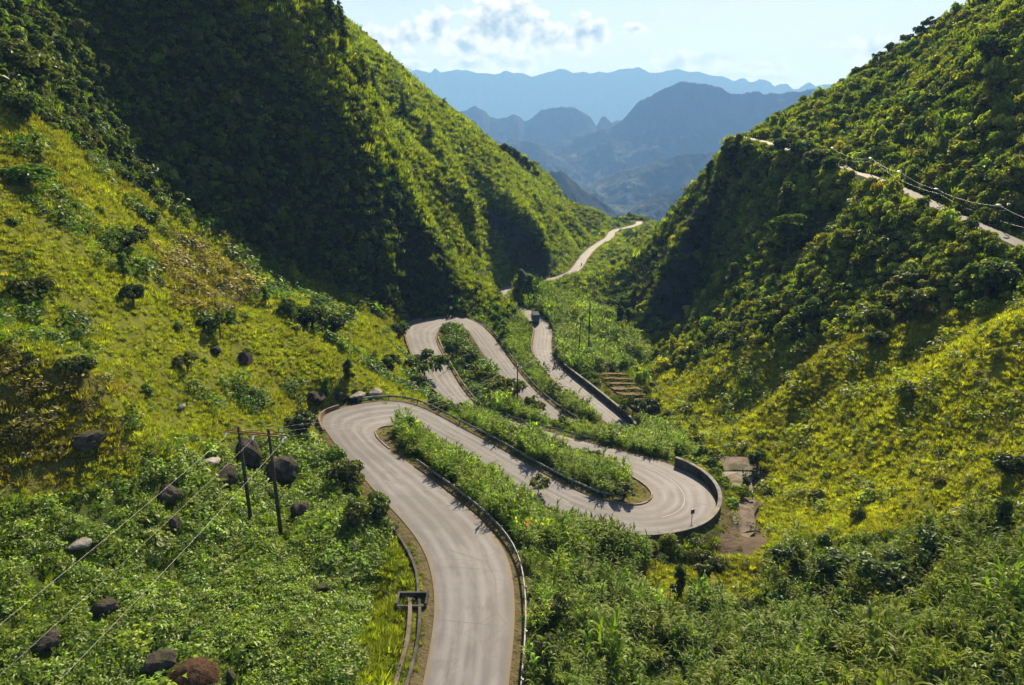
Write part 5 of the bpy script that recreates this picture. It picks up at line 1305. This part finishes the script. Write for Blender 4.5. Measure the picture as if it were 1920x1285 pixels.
for k, (u, v, h, lab) in enumerate(((1742,40,14,'highest spindly tree on the right sky line'),(1725,52,12,'second spindly tree down the right sky line'),(1700,62,12,'third spindly tree down the right sky line'),(1672,78,12,'fourth spindly tree down the right sky line'),(1648,98,12,'fifth spindly tree down the right sky line'),(1608,122,10,'lowest spindly tree on the right sky line'))):
    tree(u, v+6, h+8, 'open', DKG, lab, group='trees along the right sky line')

# shrubs: the ones that show largest are things, the rest are cover
appar = s_size/far(SP); ok = np.ones(len(SP), bool)
uu_, vv_ = project(SP+np.array((0, 0, 1.0))); infr = (uu_ > 0) & (uu_ < 1920) & (vv_ > 0) & (vv_ < 1285)
for x, y, s in TREES: ok &= np.hypot(SP[:, 0]-x, SP[:, 1]-y) > .6*s
SP, s_size, s_tint, appar, infr, SZ = (a_[ok] for a_ in (SP, s_size, s_tint, appar, infr, SZ))
rank = np.argsort(-(appar*infr)); big = rank[:210]; rest_ = rank[210:]
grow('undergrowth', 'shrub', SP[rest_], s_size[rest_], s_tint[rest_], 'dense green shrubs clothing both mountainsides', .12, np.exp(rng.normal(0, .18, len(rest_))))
sh_o = [shrub_mesh(700+k, 800, .20, M['leaf_o']) for k in range(5)]
LAND = [(o.name, o.location.copy(), o['label']) for o in C.objects if o.parent is None and o.get('label') and o.get('category') in ('tree', 'bush', 'rock', 'utility pole', 'power pole', 'traffic mirror', 'picket fence', 'spillway', 'field', 'road sign', 'truck')]
LXY = np.array([l[1][:] for l in LAND]); LU, LV = project(LXY)
GRP = {'thicket': 'shrubs in the lower right thicket', 'meadow': 'shrubs on the grassy left slope', 'gold': 'shrubs on the golden slope', 'wood_right': 'shrubs on the right mountainside', 'wood_left': 'shrubs on the left mountain', 'bush': 'shrubs on the far hairpin island', 'cane': 'shrubs among the cane', 'brown': 'shrubs among the brown weeds', 'spur': 'shrubs on the far spur'}
SHORT = {}
STOP = {'the', 'of', 'a', 'in', 'on', 'at', 'and', 'from', 'to', 'with', 'by', 'left', 'right', 'above', 'below', 'behind', 'beside', 'near', 'under', 'over', 'that', 'its', 'their', 'just', 'between', 'standing', 'next', 'down', 'inside', 'along', 'outside', 'far', 'farthest', 'nearest', 'lower', 'upper', 'middle', 'bushy', 'dark', 'shaded', 'twin', 'crop', 'retaining', 'picket'}
for k_, l in enumerate(LAND):
    w = l[2].split()[:8]
    while len(w) > 2 and w[-1] in STOP: w.pop()
    SHORT[k_] = ' '.join(w).rstrip(',')
def shrub_words(p, tint, s, u, v):
    d = np.hypot(LU-u, LV-v); k_ = int(np.argmin(d)); du, dv = u-LU[k_], v-LV[k_]
    side = ('right of' if du > 0 else 'left of') if abs(du) > abs(dv)*.8 else ('below' if dv > 0 else 'above')
    tone = 'dark green' if tint[1] < .075 else ('olive' if tint[0]/tint[1] > .78 else ('bright green' if tint[1] > .125 else 'mid green'))
    return tone, side, k_, float(d[k_])
used = {}
rows = []
for i in big:
    tone, side, k_, dd = shrub_words(SP[i], s_tint[i], s_size[i], uu_[ok][i], vv_[ok][i]); rows.append((dd, i, tone, side, k_))
rows.sort(key=lambda r_: r_[0])
ORD = ['nearest', 'second nearest', 'third', 'fourth', 'fifth', 'sixth', 'seventh', 'eighth', 'ninth', 'tenth', 'eleventh', 'twelfth', 'thirteenth', 'fourteenth', 'fifteenth', 'sixteenth']
tot = {}
for r_ in rows: r_k = (r_[2], r_[3], SHORT[r_[4]]); tot[r_k] = tot.get(r_k, 0)+1
for dd, i, tone, side, k_ in rows:
    kk_ = (tone, side, SHORT[k_]); c_ = used.get(kk_, 0); used[kk_] = c_+1
    lab = ('%s shrub %s the %s' % (tone, side, SHORT[k_])) if tot[kk_] == 1 else ('%s %s shrub %s the %s' % (ORD[min(c_, 15)], tone, side, SHORT[k_]))
    o = link(bpy.data.objects.new('shrub', sh_o[int(i) % 5])); s = float(s_size[i])
    o.location = SP[i]; o.scale = (s, s, s*rng.uniform(.75, 1.15)); o.rotation_euler = (0, 0, rng.uniform(0, 6.28)); o.color = (*[float(q_) for q_ in s_tint[i]], 1)
    tag(o, lab, 'shrub', GRP.get(ZN[SZ[i]], 'shrubs beside the road'))
